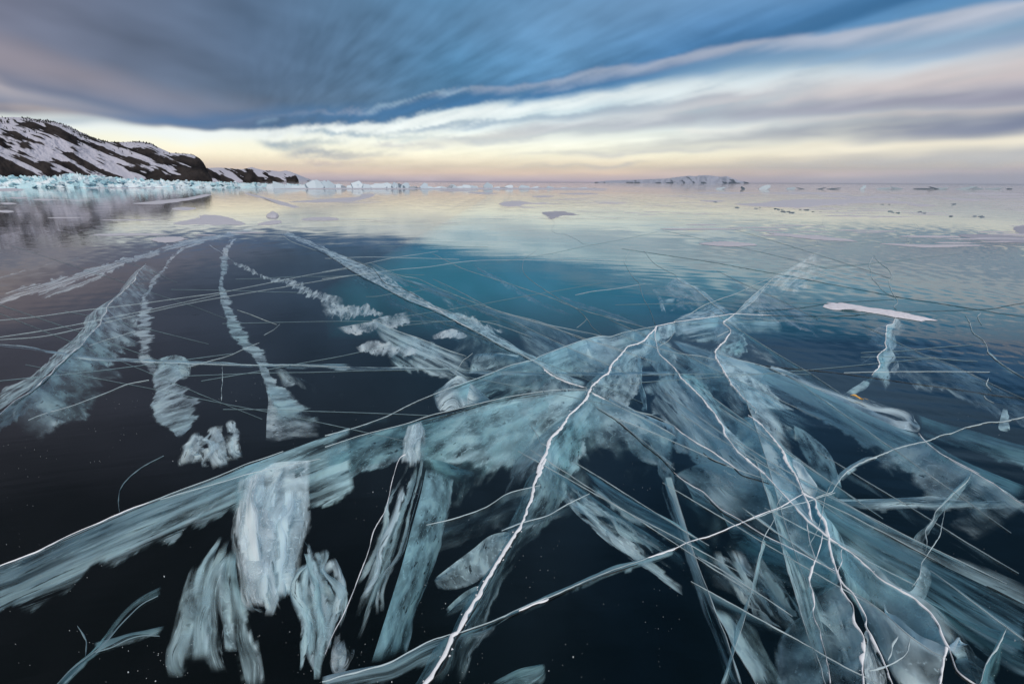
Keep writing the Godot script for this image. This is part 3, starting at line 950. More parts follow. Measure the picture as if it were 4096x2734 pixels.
	crack("double_crack", "thin pale crack running beside the long white-edged crack into the star of cracks", "crack",
		[["hairline", 4, "D", [1000, 296, 1250, 222, 1500, 152, 1700, 92, 2000, 30, 2150, 0]],
		["hairline", 5, "B", [0, 1320, 250, 1240, 540, 1165, 700, 1110, 900, 1060, 1200, 990, 1440, 950, 1600, 935, 1770, 935], {"t0": 1.0, "t1": 1.0}],
		["gap", 14, "B", [660, 1150, 760, 1125, 900, 1085, 1050, 1045, 1200, 1010, 1350, 985, 1500, 962]]],
		[["misty", "B", [0, 1325, 250, 1245, 540, 1170, 700, 1130, 900, 1080, 1200, 1010, 1440, 962, 1770, 940], 0.012, "E", [0, 260, 240, 160, 430, 80, 640, 60, 1000, 160, 1200, 140, 1350, 120, 1440, 60], 0.34, {"a": 1.23, "c": teal, "hole": 0.45, "jag": 0.18, "fx": 1.2, "fy": 1.6, "white": 0.5, "ends": 0.03}],
		["misty", "B", [540, 1200, 760, 1150, 1000, 1100, 1300, 1020, 1600, 960], 0.03, "E", [640, 340, 800, 360, 1000, 330, 1180, 280, 1320, 180], 0.40, {"a": 0.70, "c": deep, "hole": 0.6, "jag": 0.35, "fx": 1.2, "fy": 1.2, "white": 0.3}],
		["curtain", "B", [1050, 1110, 1100, 1200, 1180, 1290, 1260, 1400], 0.03, "B", [1350, 1130, 1400, 1230, 1430, 1330, 1440, 1460], 0.25, {"a": 0.6, "c": grey, "hole": 0.5, "jag": 0.3, "ends": 0.2, "white": 0.5}]])
	# --- the white column of shattered ice under the long crack
	var sh := crack("shattered_column", "white column of shattered feathery ice hanging under the long crack", "shattered ice", [],
		[["misty", "D", [1610, 60, 1750, 40, 1900, 20, 2090, 10], 0.05, "D", [1620, 1000, 1740, 1060, 1850, 1080, 1980, 1010], 0.36, {"a": 0.95, "c": pale, "hole": 0.4, "jag": 0.12, "ends": 0.06, "white": 0.8, "cell": 0.010, "fall": 0.0}]])
	splinters(sh, "D", [1610, 70, 1590, 260, 1560, 450, 1575, 700, 1600, 960, 1680, 1080], [2090, 20, 2085, 260, 2075, 430, 2010, 700, 1985, 1000, 1930, 1130], 0.03, 0.34, 9, {"a": 1.5, "c": pale, "hole": 0.35, "jag": 0.25, "jagt": 0.2, "spike": 0.9, "ends": 0.06, "white": 0.85, "rough": 0.02, "cell": 0.008, "fx": 0.8, "fy": 2.0, "fall": 0.0}, 5, ["streak", "curtain", "torn"])
	splinters(sh, "D", [1600, 90, 1560, 450, 1580, 760, 1650, 1040], [1900, 60, 1880, 450, 1880, 760, 1900, 1100], 0.02, 0.30, 5, {"a": 1.7, "c": white, "hole": 0.3, "jag": 0.25, "jagt": 0.2, "spike": 0.9, "ends": 0.06, "white": 0.95, "rough": 0.02, "cell": 0.008, "fx": 0.8, "fy": 2.0, "fall": 0.0}, 6, ["streak", "misty"])
	sh = crack("shattered_block", "rough bluish block of shattered ice with black clefts beside the white column", "shattered ice", [],
		[["misty", "D", [2040, 550, 2130, 650, 2240, 770, 2345, 870], 0.10, "D", [1980, 1000, 2000, 1180, 2040, 1340, 2110, 1490], 0.33, {"a": 0.85, "c": grey, "hole": 0.55, "jag": 0.1, "ends": 0.06, "white": 0.6, "cell": 0.010, "fall": 0.0}]])
	splinters(sh, "D", [2030, 540, 1990, 760, 1970, 1000, 2000, 1250, 2080, 1490], [2090, 560, 2230, 760, 2345, 880, 2349, 1000, 2140, 1500], 0.08, 0.32, 8, {"a": 1.25, "c": grey, "hole": 0.5, "jag": 0.3, "jagt": 0.25, "spike": 0.9, "ends": 0.06, "white": 0.7, "rough": 0.02, "cell": 0.008, "fx": 1.0, "fy": 2.0, "fall": 0.0}, 7, ["torn", "streak", "curtain"])
	sh = crack("shattered_tuft", "pale tuft of shattered ice fanning out just beyond the long crack", "shattered ice", [], [])
	splinters(sh, "A", [1215, 1240, 1200, 1340, 1195, 1440, 1215, 1525], [1600, 1110, 1640, 1240, 1680, 1340, 1690, 1425], 0.02, 0.16, 8, {"a": 1.4, "c": pale, "hole": 0.45, "jag": 0.35, "jagt": 0.3, "spike": 0.9, "ends": 0.12, "white": 0.8, "rough": 0.02, "cell": 0.010, "fx": 1.0, "fy": 2.0, "fall": 0.0}, 8, ["streak", "torn", "curtain"])
	sh = crack("ice_veil", "dim grey veil of ice falling into black ice below the long crack", "frosted ice", [], [])
	splinters(sh, "D", [1430, 520, 1230, 760, 1130, 1050, 1060, 1340, 1060, 1560], [1600, 470, 1590, 800, 1680, 1080, 1760, 1300, 1790, 1560], 0.14, 0.58, 7, {"a": 0.95, "c": grey, "hole": 0.35, "jag": 0.3, "jagt": 0.25, "soft": 0.3, "ends": 0.1, "white": 0.5, "cell": 0.011, "fx": 0.7, "fy": 1.6, "fall": 0.0}, 9, ["streak", "misty"])
	# --- dark glassy slab and its teal neighbour
	sh = crack("glassy_slab", "black glassy upright slab of ice with white fibres and a bright edge", "ice slab",
		[["frost", 5, "E", [540, -30, 500, 0, 460, 110, 430, 250, 400, 350, 330, 480, 280, 650, 200, 860, 130, 1030, 50, 1180, 0, 1310], {"t0": 1.0}]], [])
	splinters(sh, "E", [510, -60, 440, 200, 400, 370, 310, 560, 230, 800, 130, 1040, 10, 1330], [700, -60, 650, 160, 610, 330, 550, 540, 490, 780, 400, 1020, 260, 1420], 0.02, 0.30, 9, {"a": 0.72, "c": grey, "hole": 0.9, "jag": 0.4, "jagt": 0.4, "ends": 0.1, "white": 0.9, "cell": 0.008, "fx": 0.8, "fy": 2.6, "fall": 0.0}, 10, ["torn", "streak"])
	splinters(sh, "B", [550, 1160, 520, 1280, 490, 1420, 470, 1520], [680, 1125, 690, 1240, 690, 1380, 640, 1500], 0.012, 0.14, 4, {"a": 1.3, "c": pale, "hole": 0.4, "jag": 0.3, "jagt": 0.3, "ends": 0.08, "white": 0.9, "cell": 0.008, "fall": 0.0}, 11, ["streak", "torn"])
	splinters(sh, "E", [60, 1180, 30, 1300, 10, 1500], [150, 1140, 170, 1280, 190, 1430], 0.08, 0.3, 4, {"a": 1.5, "c": white, "hole": 0.3, "jag": 0.2, "jagt": 0.2, "ends": 0.08, "white": 0.9, "cell": 0.008, "fall": 0.0}, 12, ["misty", "streak"])
	crack("teal_slab", "smooth teal upright slab of ice beside the black glassy one", "ice slab", [],
		[["misty", "E", [680, 60, 640, 250, 580, 470, 520, 700, 440, 960, 380, 1150, 310, 1370], 0.04, "E", [880, 160, 860, 330, 800, 500, 740, 680, 660, 880, 600, 1060, 560, 1290], 0.34, {"a": 1.29, "c": teal, "hole": 0.16, "jag": 0.22, "ends": 0.05, "white": 0.25, "fx": 1.0, "fy": 2.0, "cell": 0.011}],
		["misty", "E", [700, 0, 800, 20, 900, 60, 1000, 90], 0.10, "E", [760, 480, 840, 440, 900, 380, 960, 260], 0.42, {"a": 0.70, "c": deep, "hole": 0.5, "jag": 0.3, "ends": 0.1}]])
	# --- the low crack that cuts across the foot of the picture
	crack("low_crack", "narrow grey crack curving up across black ice and crossing the broad white crack", "crack",
		[["hairline", 5, "E", [-20, 1500, 150, 1445, 400, 1375, 560, 1295, 700, 1222, 845, 1180], {"t0": 1.0, "t1": 1.0}],
		["hairline", 4, "E", [895, 1166, 1000, 1130, 1150, 1078, 1300, 1010, 1400, 965, 1480, 932, 1500, 930, 1700, 842, 1900, 760, 2100, 690, 2200, 650, 2349, 598], {"t0": 1.0, "t1": 1.0, "ragged": 0.8}],
		["frost", 9, "E", [1300, 1018, 1360, 990, 1430, 962, 1500, 938]], ["frost", 8, "E", [2170, 664, 2250, 638, 2349, 603]],
		["gap", 7, "E", [920, 1170, 1050, 1125, 1200, 1070, 1300, 1030]], ["gap", 7, "E", [1500, 950, 1620, 892, 1760, 830, 1900, 775, 2100, 705]],
		["frost", 6, "F", [0, 605, 110, 555, 250, 512, 400, 450, 470, 422, 560, 380, 700, 330, 800, 270, 860, 235], {"t0": 1.0}],
		["hairline", 5, "F", [470, 425, 600, 375, 750, 325, 900, 285, 1080, 225]]],
		[["streak", "E", [-20, 1510, 150, 1455, 400, 1385, 560, 1305, 700, 1232, 845, 1190], 0.012, "E", [-20, 1640, 200, 1600, 420, 1530, 600, 1440, 720, 1380, 800, 1310], 0.16, {"a": 1.47, "c": grey, "hole": 0.25, "jag": 0.2, "ends": 0.01, "white": 0.5}],
		["streak", "E", [880, 1175, 1000, 1135, 1150, 1083, 1300, 1015, 1500, 935, 1700, 848, 1900, 766, 2100, 696, 2349, 605], 0.012, "E", [930, 1230, 1050, 1200, 1190, 1140, 1340, 1075, 1540, 985, 1740, 905, 1930, 820, 2130, 745, 2360, 660], 0.10, {"a": 1.23, "c": deep, "hole": 0.25, "jag": 0.25, "ends": 0.02, "white": 0.3}],
		["misty", "E", [880, 1190, 950, 1180, 1040, 1160, 1130, 1140], 0.03, "E", [850, 1300, 960, 1300, 1090, 1270, 1170, 1190], 0.16, {"a": 0.99, "c": grey, "hole": 0.4, "jag": 0.3, "ends": 0.1}]])
	# --- narrow blades in the lower right
	crack("ice_fin", "long narrow pale fin of ice standing in black ice below the low crack", "ice fin",
		[["hairline", 4, "F", [-20, 120, 30, 290, 70, 420, 110, 560, 180, 760, 240, 920, 300, 1080, 350, 1200, 440, 1500], {"t0": 1.0, "t1": 1.0}]],
		[["streak", "F", [-20, 120, 30, 290, 70, 420, 110, 560, 180, 760, 240, 920, 300, 1080, 350, 1200, 450, 1520], 0.012, "F", [-60, 200, 0, 380, 60, 520, 120, 760, 150, 900, 200, 1050, 260, 1180, 310, 1300, 400, 1540], 0.10, {"a": 1.58, "c": grey, "hole": 0.2, "jag": 0.15, "ends": 0.02, "white": 0.6}],
		["misty", "F", [110, 700, 180, 900, 260, 1120, 340, 1330, 410, 1520], 0.08, "F", [60, 800, 110, 1000, 170, 1200, 230, 1400, 290, 1540], 0.30, {"a": 0.58, "c": deep, "hole": 0.4, "jag": 0.5, "ends": 0.1}],
		["misty", "B", [2240, 1350, 2290, 1400, 2349, 1440], 0.02, "E", [2250, 0, 2260, 120, 2349, 340], 0.2, {"a": 0.99, "c": grey, "hole": 0.4, "jag": 0.3, "ends": 0.1}]])
	crack("ice_fin", "narrow bowed fin of ice rising from black ice towards the thin white cracks", "ice fin",
		[["hairline", 4, "F", [725, 250, 692, 310, 685, 360, 660, 430, 625, 490, 600, 540, 585, 600, 560, 680, 545, 750, 528, 830, 500, 960, 470, 1080, 430, 1200, 395, 1330], {"t0": 1.0}]],
		[["streak", "F", [605, 540, 585, 610, 562, 690, 530, 820, 500, 960, 470, 1080, 430, 1200, 395, 1330, 315, 1520], 0.012, "F", [590, 580, 580, 680, 565, 760, 545, 870, 525, 990, 500, 1110, 460, 1230, 410, 1360, 360, 1530], 0.08, {"a": 1.47, "c": grey, "hole": 0.2, "jag": 0.2, "ends": 0.03, "white": 0.5}]])
	# --- the dark diagonal crack that comes down from the far left to the star
	crack("diagonal_crack", "dark open crack running diagonally from the snow patches to the star of cracks", "crack",
		[["gap", 22, "B", [-60, 0, 0, 25, 60, 60, 150, 120, 250, 185, 370, 240, 430, 275, 520, 320, 600, 360, 680, 385, 780, 430, 870, 475, 960, 525, 1050, 570, 1150, 630, 1280, 690, 1380, 740]],
		["gap", 18, "B", [150, 52, 300, 112, 345, 150, 390, 210, 440, 240, 520, 255, 620, 310, 690, 352]],
		["frost", 16, "B", [690, 375, 760, 400, 800, 425]], ["frost", 14, "B", [860, 465, 930, 500, 990, 530]],
		["hairline", 8, "B", [960, 520, 1050, 563, 1150, 620, 1280, 680, 1380, 732, 1470, 785, 1560, 845, 1660, 895, 1755, 925], {"halo": [0.25, 0.3, 0.25, 0.75, 0.022]}],
		["frost", 22, "B", [1460, 788, 1520, 835, 1600, 875, 1690, 905, 1755, 928], {"t0": 0.1}]],
		[["misty", "B", [0, 25, 150, 120, 370, 240, 520, 320, 680, 385, 870, 475], 0.012, "B", [60, 20, 260, 90, 420, 160, 520, 245, 690, 345, 900, 440], 0.10, {"a": 1.35, "c": pale, "hole": 0.3, "jag": 0.1, "ends": 0.03, "white": 0.6, "fx": 0.8, "cell": 0.03}],
		["misty", "B", [780, 430, 960, 525, 1150, 630, 1380, 740, 1560, 850, 1750, 925], 0.012, "B", [900, 410, 1100, 520, 1280, 640, 1430, 730, 1620, 850, 1760, 920], 0.10, {"a": 1.41, "c": grey, "hole": 0.25, "jag": 0.1, "ends": 0.03, "white": 0.6, "fx": 1.0, "cell": 0.02}],
		["misty", "B", [200, 160, 430, 280, 680, 390, 870, 480, 1050, 575, 1280, 695], 0.012, "B", [150, 230, 400, 380, 600, 490, 800, 600, 980, 680, 1200, 740], 0.35, {"a": 0.70, "c": deep, "hole": 0.5, "jag": 0.4, "ends": 0.05, "cell": 0.025}],
		["misty", "B", [1000, 700, 1100, 690, 1200, 700, 1300, 720], 0.02, "B", [960, 850, 1060, 830, 1200, 790, 1350, 760], 0.18, {"a": 0.99, "c": grey, "hole": 0.5, "jag": 0.2, "white": 0.6, "cell": 0.018}]])
	crack("star_arm", "dark-edged crack leading from the star of cracks down through pale ice", "crack",
		[["hairline", 6, "B", [1780, 945, 1880, 1000, 1960, 1040, 2050, 1085, 2150, 1130, 2349, 1245], {"t0": 1.0, "t1": 1.0, "halo": [0.26, 0.22, 0.28, 0.85]}],
		["frost", 26, "B", [1790, 960, 1840, 980, 1885, 998], {"t0": 0.4, "t1": 0.3}],
		["gap", 14, "F", [200, -40, 250, 0, 330, 35, 400, 58, 450, 105, 500, 122, 560, 140, 640, 165]],
		["frost", 10, "C", [0, 1180, 60, 1230, 150, 1290, 240, 1340, 330, 1400, 440, 1480]],
		["hairline", 6, "B", [1890, 968, 2000, 1040, 2100, 1085, 2200, 1110, 2349, 1180]]],
		[["misty", "B", [1780, 950, 1880, 1005, 2050, 1090, 2349, 1250], 0.012, "B", [1840, 1090, 1960, 1250, 2100, 1420, 2300, 1560], 0.30, {"a": 1.35, "c": teal, "hole": 0.45, "jag": 0.25, "ends": 0.03, "white": 0.6, "fx": 1.4, "fy": 1.6}],
		["misty", "B", [1890, 970, 2100, 1087, 2349, 1183], 0.012, "B", [1900, 1010, 2100, 1150, 2349, 1290], 0.12, {"a": 1.58, "c": pale, "hole": 0.2, "jag": 0.2, "ends": 0.03, "white": 0.7}],
		["misty", "C", [0, 1190, 150, 1295, 330, 1405, 480, 1500], 0.012, "C", [0, 1330, 130, 1440, 280, 1560, 420, 1660], 0.2, {"a": 1.47, "c": grey, "hole": 0.35, "jag": 0.2, "ends": 0.04, "white": 0.6}]])
	crack("curved_crack", "dark curved crack with a pale lip sweeping under the star of cracks", "crack",
		[["gap", 11, "B", [1830, 1065, 1950, 1140, 2040, 1210, 2110, 1280, 2180, 1335, 2260, 1400, 2330, 1480, 2380, 1520], {"k": 0.0006}],
		["hairline", 5, "B", [1820, 1050, 1950, 1130, 2080, 1240, 2200, 1335, 2349, 1475], {"t1": 1.0}],
		["frost", 5, "F", [0, 92, 60, 140, 130, 185, 200, 225, 300, 325, 400, 385, 470, 428, 600, 510, 760, 588, 880, 648, 960, 690, 1080, 752], {"t0": 1.0, "halo": [0.16, 0.18, 0.24, 0.8]}],
		["gap", 12, "F", [200, 245, 260, 300, 330, 360, 400, 402, 480, 450, 560, 500, 640, 545]]],
		[["misty", "F", [250, 10, 400, 75, 520, 135, 640, 175, 760, 215, 860, 240, 960, 340, 1040, 520], 0.012, "F", [0, 100, 130, 195, 300, 335, 470, 440, 600, 520, 760, 600, 900, 660, 1080, 760], 0.26, {"a": 1.41, "c": teal, "hole": 0.38, "jag": 0.05, "ends": 0.02, "white": 0.55, "fx": 1.4, "fy": 1.6}],
		["misty", "E", [1480, 20, 1640, 150, 1800, 260, 1960, 370, 2120, 470, 2260, 560, 2400, 650], 0.06, "E", [1540, 200, 1680, 320, 1820, 440, 1960, 560, 2100, 660, 2260, 780, 2420, 880], 0.30, {"a": 0.64, "c": deep, "hole": 0.5, "jag": 0.2, "ends": 0.03}],
		["misty", "F", [480, 480, 640, 560, 800, 620, 960, 700, 1080, 760], 0.02, "F", [380, 640, 560, 780, 720, 860, 860, 900, 920, 860], 0.28, {"a": 0.99, "c": teal, "hole": 0.5, "jag": 0.35, "ends": 0.05, "white": 0.4}]])
	sh = crack("fibrous_ice", "black fibrous ice with white splinters behind the narrow fins", "shattered ice", [], [])
	splinters(sh, "F", [40, 560, 150, 720, 280, 900, 420, 1060, 600, 1200], [620, 620, 700, 760, 800, 900, 860, 1020, 880, 1080], 0.06, 0.34, 11, {"a": 0.95, "c": grey, "hole": 0.85, "jag": 0.45, "jagt": 0.45, "ends": 0.12, "white": 0.8, "cell": 0.009, "fx": 0.9, "fy": 2.2, "fall": 0.0}, 13, ["torn", "streak"])
	splinters(sh, "F", [960, 900, 1000, 1080, 1060, 1280, 1080, 1500], [1110, 880, 1200, 1060, 1260, 1200, 1270, 1460], 0.1, 0.3, 6, {"a": 0.8, "c": grey, "hole": 0.9, "jag": 0.4, "jagt": 0.4, "ends": 0.12, "white": 0.7, "cell": 0.009, "fx": 0.9, "fy": 2.2, "fall": 0.0}, 14, ["torn", "streak"])
	sh = crack("rough_wall", "rough grey fracture wall with dark clefts running down from the star of cracks", "shattered ice", [], [])
	splinters(sh, "E", [1480, 20, 1640, 150, 1800, 260, 1960, 370, 2120, 470, 2260, 560, 2400, 650], [1560, 260, 1700, 380, 1830, 500, 1960, 620, 2100, 720, 2260, 830, 2420, 940], 0.05, 0.12, 7, {"a": 1.15, "c": grey, "hole": 0.6, "jag": 0.4, "jagt": 0.35, "spike": 0.9, "ends": 0.06, "white": 0.7, "cell": 0.009, "fx": 0.7, "fy": 2.0, "fall": 0.0}, 15, ["torn", "streak"])
	# --- the two white cracks to the right of the star
	crack("white_crack", "white crack with a hooked kink bending down from the dark far line through grey ice", "crack",
		[["frost", 15, "C", [412, 425, 380, 447, 330, 486, 355, 510, 376, 545, 350, 600, 300, 650, 274, 690, 300, 745, 325, 790, 350, 840, 372, 882, 440, 970, 500, 1030, 542, 1065, 546, 1092], {"ragged": 0.6, "tall": 0.006, "k": 0.0006, "halo": [0.35, 0.35, 0.25, 0.7, 0.025]}],
		["frost", 14, "C", [495, 1103, 540, 1130, 585, 1165, 610, 1200, 640, 1232, 690, 1290, 722, 1325, 742, 1355, 760, 1410, 790, 1470, 815, 1512], {"ragged": 0.6, "t1": 1.0, "k": 0.0006, "halo": [0.20, 0.26, 0.22, 0.8]}],
		["frost", 12, "F", [740, -10, 782, 55, 822, 112, 838, 165, 858, 222, 880, 262, 905, 305, 915, 350, 935, 430], {"t0": 1.0, "k": 0.0006, "halo": [0.14, 0.12, 0.16, 0.9]}],
		["frost", 11, "F", [858, 222, 900, 250, 942, 270, 952, 320, 975, 360, 1015, 410, 1030, 470, 1042, 525, 1050, 600, 1065, 660, 1088, 730, 1105, 780, 1110, 840], {"t0": 1.0, "t1": 1.0, "ragged": 0.7, "k": 0.0006, "halo": [0.12, 0.14, 0.16, 0.9]}],
		["frost", 10, "F", [1110, 830, 1122, 880, 1150, 920, 1192, 990, 1205, 1060, 1225, 1110, 1268, 1180, 1282, 1240, 1272, 1320, 1268, 1400, 1280, 1520], {"t0": 1.0, "ragged": 0.9, "t1": 1.0, "k": 0.0006, "halo": [0.0, 0.12, 0.16, 0.7]}],
		["hairline", 8, "C", [290, 580, 325, 560, 372, 540]]],
		[["misty", "C", [274, 690, 325, 790, 372, 882, 440, 970, 546, 1085], 0.012, "C", [640, 830, 700, 920, 760, 1000, 800, 1050, 860, 1090], 0.24, {"a": 1.11, "c": grey, "hole": 0.4, "jag": 0.35, "ends": 0.05, "white": 0.55, "fx": 1.5, "fy": 1.5}],
		["misty", "C", [376, 545, 350, 600, 300, 655, 280, 700], 0.012, "C", [500, 560, 500, 640, 490, 700, 480, 760], 0.2, {"a": 0.76, "c": teal, "hole": 0.4, "jag": 0.4, "ends": 0.1}],
		["misty", "C", [280, 690, 330, 790, 380, 890, 450, 975, 540, 1060], 0.012, "C", [60, 880, 130, 960, 240, 1010, 330, 1040, 440, 1110], 0.22, {"a": 0.76, "c": grey, "hole": 0.6, "jag": 0.4, "ends": 0.06, "white": 0.6}],
		["misty", "C", [480, 1110, 560, 1150, 640, 1235, 720, 1325, 790, 1470], 0.012, "C", [320, 1150, 380, 1260, 460, 1360, 560, 1460, 660, 1540], 0.25, {"a": 1.05, "c": grey, "hole": 0.5, "jag": 0.3, "ends": 0.05, "white": 0.5}],
		["curtain", "F", [890, 270, 940, 280, 975, 365, 1020, 420, 1040, 530], 0.012, "F", [860, 300, 880, 420, 900, 500, 940, 560, 960, 640], 0.12, {"a": 1.2, "c": pale, "hole": 0.2, "jag": 0.15, "ends": 0.05, "white": 0.8}]])
	crack("white_flap", "small white flap of ice with scalloped rim beside the hooked white crack", "ice flap", [],
		[["misty", "F", [790, 0, 835, 20, 870, 50, 895, 90, 930, 135, 962, 185, 958, 225, 945, 262], 0.02, "F", [790, 55, 812, 90, 825, 115, 835, 150, 845, 180, 855, 205, 880, 235, 925, 262], 0.035, {"a": 2.65, "c": white, "hole": 0.06, "jag": 0.03, "ends": 0.02, "white": 0.9, "cell": 0.01}],
		["misty", "C", [375, 878, 410, 890, 440, 930, 442, 960], 0.015, "C", [372, 885, 395, 920, 420, 950, 436, 968], 0.02, {"a": 2.41, "c": white, "hole": 0.06, "jag": 0.05, "ends": 0.03, "white": 0.9, "cell": 0.02}],
		["misty", "C", [780, 1400, 830, 1395, 860, 1425, 885, 1480, 905, 1520], 0.02, "C", [770, 1420, 790, 1450, 810, 1490, 820, 1510, 830, 1530], 0.03, {"a": 2.41, "c": white, "hole": 0.06, "jag": 0.03, "ends": 0.02, "white": 0.9, "cell": 0.01}]])
	crack("white_crack", "long white crack sweeping from the star past a bright plate of ice", "crack",
		[["frost", 14, "B", [2228, 508, 2216, 560, 2222, 620, 2240, 690, 2290, 735, 2349, 795], {"t0": 0.5, "t1": 1.0}],
		["frost", 13, "C", [0, 785, 40, 845, 80, 882, 150, 950, 230, 1040, 290, 1120, 335, 1185, 345, 1230, 370, 1275, 420, 1340, 500, 1412, 610, 1502], {"t0": 1.0, "t1": 1.0, "k": 0.0006, "halo": [0.22, 0.26, 0.26, 0.85]}],
		["frost", 11, "F", [490, -5, 560, 60, 640, 140, 700, 205, 742, 245, 800, 312, 900, 410, 1000, 490, 1100, 570, 1200, 642, 1300, 732, 1350, 782, 1420, 828, 1560, 900, 1640, 955, 1720, 1030, 1765, 1100, 1800, 1190, 1842, 1270], {"t0": 1.0, "t1": 1.0, "ragged": 0.6, "k": 0.0006, "halo": [0.20, 0.22, 0.22, 0.85]}],
		["frost", 9, "F", [1842, 1270, 1870, 1350, 1900, 1420, 1960, 1470, 2030, 1515]],
		["frost", 12, "F", [1842, 1270, 1815, 1340, 1800, 1430, 1785, 1520], {"t0": 1.0}]],
		[["misty", "B", [2228, 515, 2222, 620, 2300, 745, 2349, 800], 0.012, "B", [2110, 650, 2140, 750, 2230, 850, 2330, 960], 0.2, {"a": 1.17, "c": grey, "hole": 0.35, "jag": 0.3, "white": 0.6, "ends": 0.05}],
		["misty", "C", [0, 790, 80, 886, 230, 1045, 345, 1200, 420, 1345, 560, 1465], 0.012, "C", [-60, 920, -10, 990, 80, 1100, 170, 1190, 290, 1330, 420, 1440], 0.2, {"a": 1.35, "c": grey, "hole": 0.4, "jag": 0.2, "white": 0.6, "ends": 0.04}],
		["misty", "C", [20, 810, 110, 915, 230, 1045, 290, 1120], 0.012, "C", [180, 860, 260, 930, 300, 1010, 330, 1090], 0.22, {"a": 0.99, "c": teal, "hole": 0.5, "jag": 0.35, "white": 0.4, "ends": 0.06}]])
	crack("thin_crack", "thin forked white crack dropping from pale ice into black fibrous ice", "crack",
		[["frost", 6, "F", [890, 418, 897, 470, 910, 560, 930, 620, 950, 672]], ["frost", 6, "F", [1000, 510, 985, 580, 968, 630, 950, 672, 940, 700]],
		["frost", 9, "F", [950, 672, 935, 720, 925, 770, 915, 810, 915, 840, 935, 900, 945, 970, 932, 1020, 935, 1060, 968, 1140, 985, 1220, 1010, 1310, 1030, 1400, 1055, 1510], {"t0": 0.6, "ragged": 0.9, "t1": 1.0}]],
		[["curtain", "F", [915, 830, 935, 900, 945, 970, 935, 1060, 968, 1140, 990, 1240, 1055, 1500], 0.012, "F", [770, 920, 800, 990, 840, 1060, 780, 1110, 700, 1230, 690, 1350, 700, 1540], 0.22, {"a": 1.0, "c": grey, "hole": 0.45, "jag": 0.1, "ends": 0.03, "white": 0.55, "fx": 2.0, "fy": 1.5}],
		["torn", "F", [940, 1060, 1000, 1100, 1080, 1180, 1150, 1290, 1200, 1450], 0.16, "F", [1000, 940, 1060, 960, 1160, 1040, 1250, 1180, 1270, 1350], 0.24, {"a": 0.70, "c": grey, "hole": 0.8, "jag": 0.2, "ends": 0.08, "white": 0.6}],
		["misty", "F", [900, 800, 960, 820, 1020, 850, 1090, 900], 0.08, "F", [960, 930, 1010, 950, 1080, 970, 1150, 1000], 0.14, {"a": 0.88, "c": teal, "hole": 0.5, "jag": 0.2}]])
	# --- the bright plate beside black ice corner
	crack("bright_plate", "bright bluish white plate of ice between two white cracks beside black ice", "ice plate",
		[["frost", 8, "F", [1130, 605, 1122, 640, 1125, 690, 1100, 740, 1115, 800, 1150, 850, 1200, 895, 1240, 960, 1290, 1060, 1292, 1130, 1330, 1190, 1380, 1290, 1420, 1380, 1465, 1515], {"ragged": 0.8, "t1": 1.0}],
		["hairline", 6, "F", [1200, 895, 1290, 950, 1400, 1030, 1480, 1100, 1560, 1170, 1640, 1230, 1740, 1300, 1830, 1345]],
		["hairline", 9, "F", [1500, 1190, 1460, 1250, 1450, 1310, 1425, 1350]], ["hairline", 9, "F", [1590, 1210, 1565, 1290, 1500, 1350, 1400, 1400, 1310, 1420]]],
		[["misty", "F", [1120, 600, 1200, 650, 1300, 738, 1420, 834, 1560, 906, 1640, 960, 1720, 1036, 1790, 1180, 1840, 1270], 0.012, "F", [1125, 800, 1200, 890, 1300, 960, 1400, 1030, 1480, 1100, 1560, 1170, 1640, 1230, 1720, 1290, 1800, 1330], 0.12, {"a": 1.94, "c": Color(0.70, 0.88, 0.93), "hole": 0.15, "jag": 0.03, "ends": 0.01, "white": 0.75, "fx": 1.0, "fy": 1.0}],
		["misty", "F", [1190, 890, 1300, 960, 1400, 1030, 1480, 1100, 1560, 1170, 1640, 1230, 1740, 1300, 1830, 1345], 0.03, "F", [1280, 1080, 1300, 1150, 1340, 1210, 1380, 1290, 1430, 1390, 1480, 1480, 1560, 1560, 1780, 1560], 0.12, {"a": 2.06, "c": Color(0.72, 0.86, 0.91), "hole": 0.12, "jag": 0.02, "ends": 0.01, "white": 0.75, "fx": 1.0, "fy": 1.0}],
		["misty", "F", [1420, 1030, 1500, 1060, 1580, 1130, 1660, 1190, 1760, 1230, 1840, 1275], 0.012, "F", [1440, 1050, 1530, 1130, 1600, 1190, 1680, 1250, 1760, 1300, 1835, 1340], 0.02, {"a": 2.65, "c": white, "hole": 0.06, "jag": 0.06, "ends": 0.06, "white": 0.9, "cell": 0.01}],
		["curtain", "F", [1270, 1190, 1290, 1150, 1320, 1180, 1380, 1290], 0.012, "F", [1270, 1540, 1320, 1540, 1390, 1540, 1470, 1540], 0.06, {"a": 1.8, "c": white, "hole": 0.2, "jag": 0.02, "ends": 0.03, "white": 0.8, "cell": 0.01}],
		["misty", "F", [1840, 1280, 1870, 1240, 1910, 1195, 1935, 1240], 0.012, "F", [1845, 1290, 1880, 1270, 1920, 1255, 1940, 1250], 0.02, {"a": 2.41, "c": white, "hole": 0.05, "jag": 0.05, "ends": 0.03, "white": 0.9, "cell": 0.008}],
		["misty", "F", [1850, 1290, 1920, 1250, 1990, 1290, 2100, 1380], 0.02, "F", [1880, 1420, 1960, 1480, 2060, 1530, 2200, 1560], 0.18, {"a": 0.99, "c": grey, "hole": 0.4, "jag": 0.2, "ends": 0.06}]])
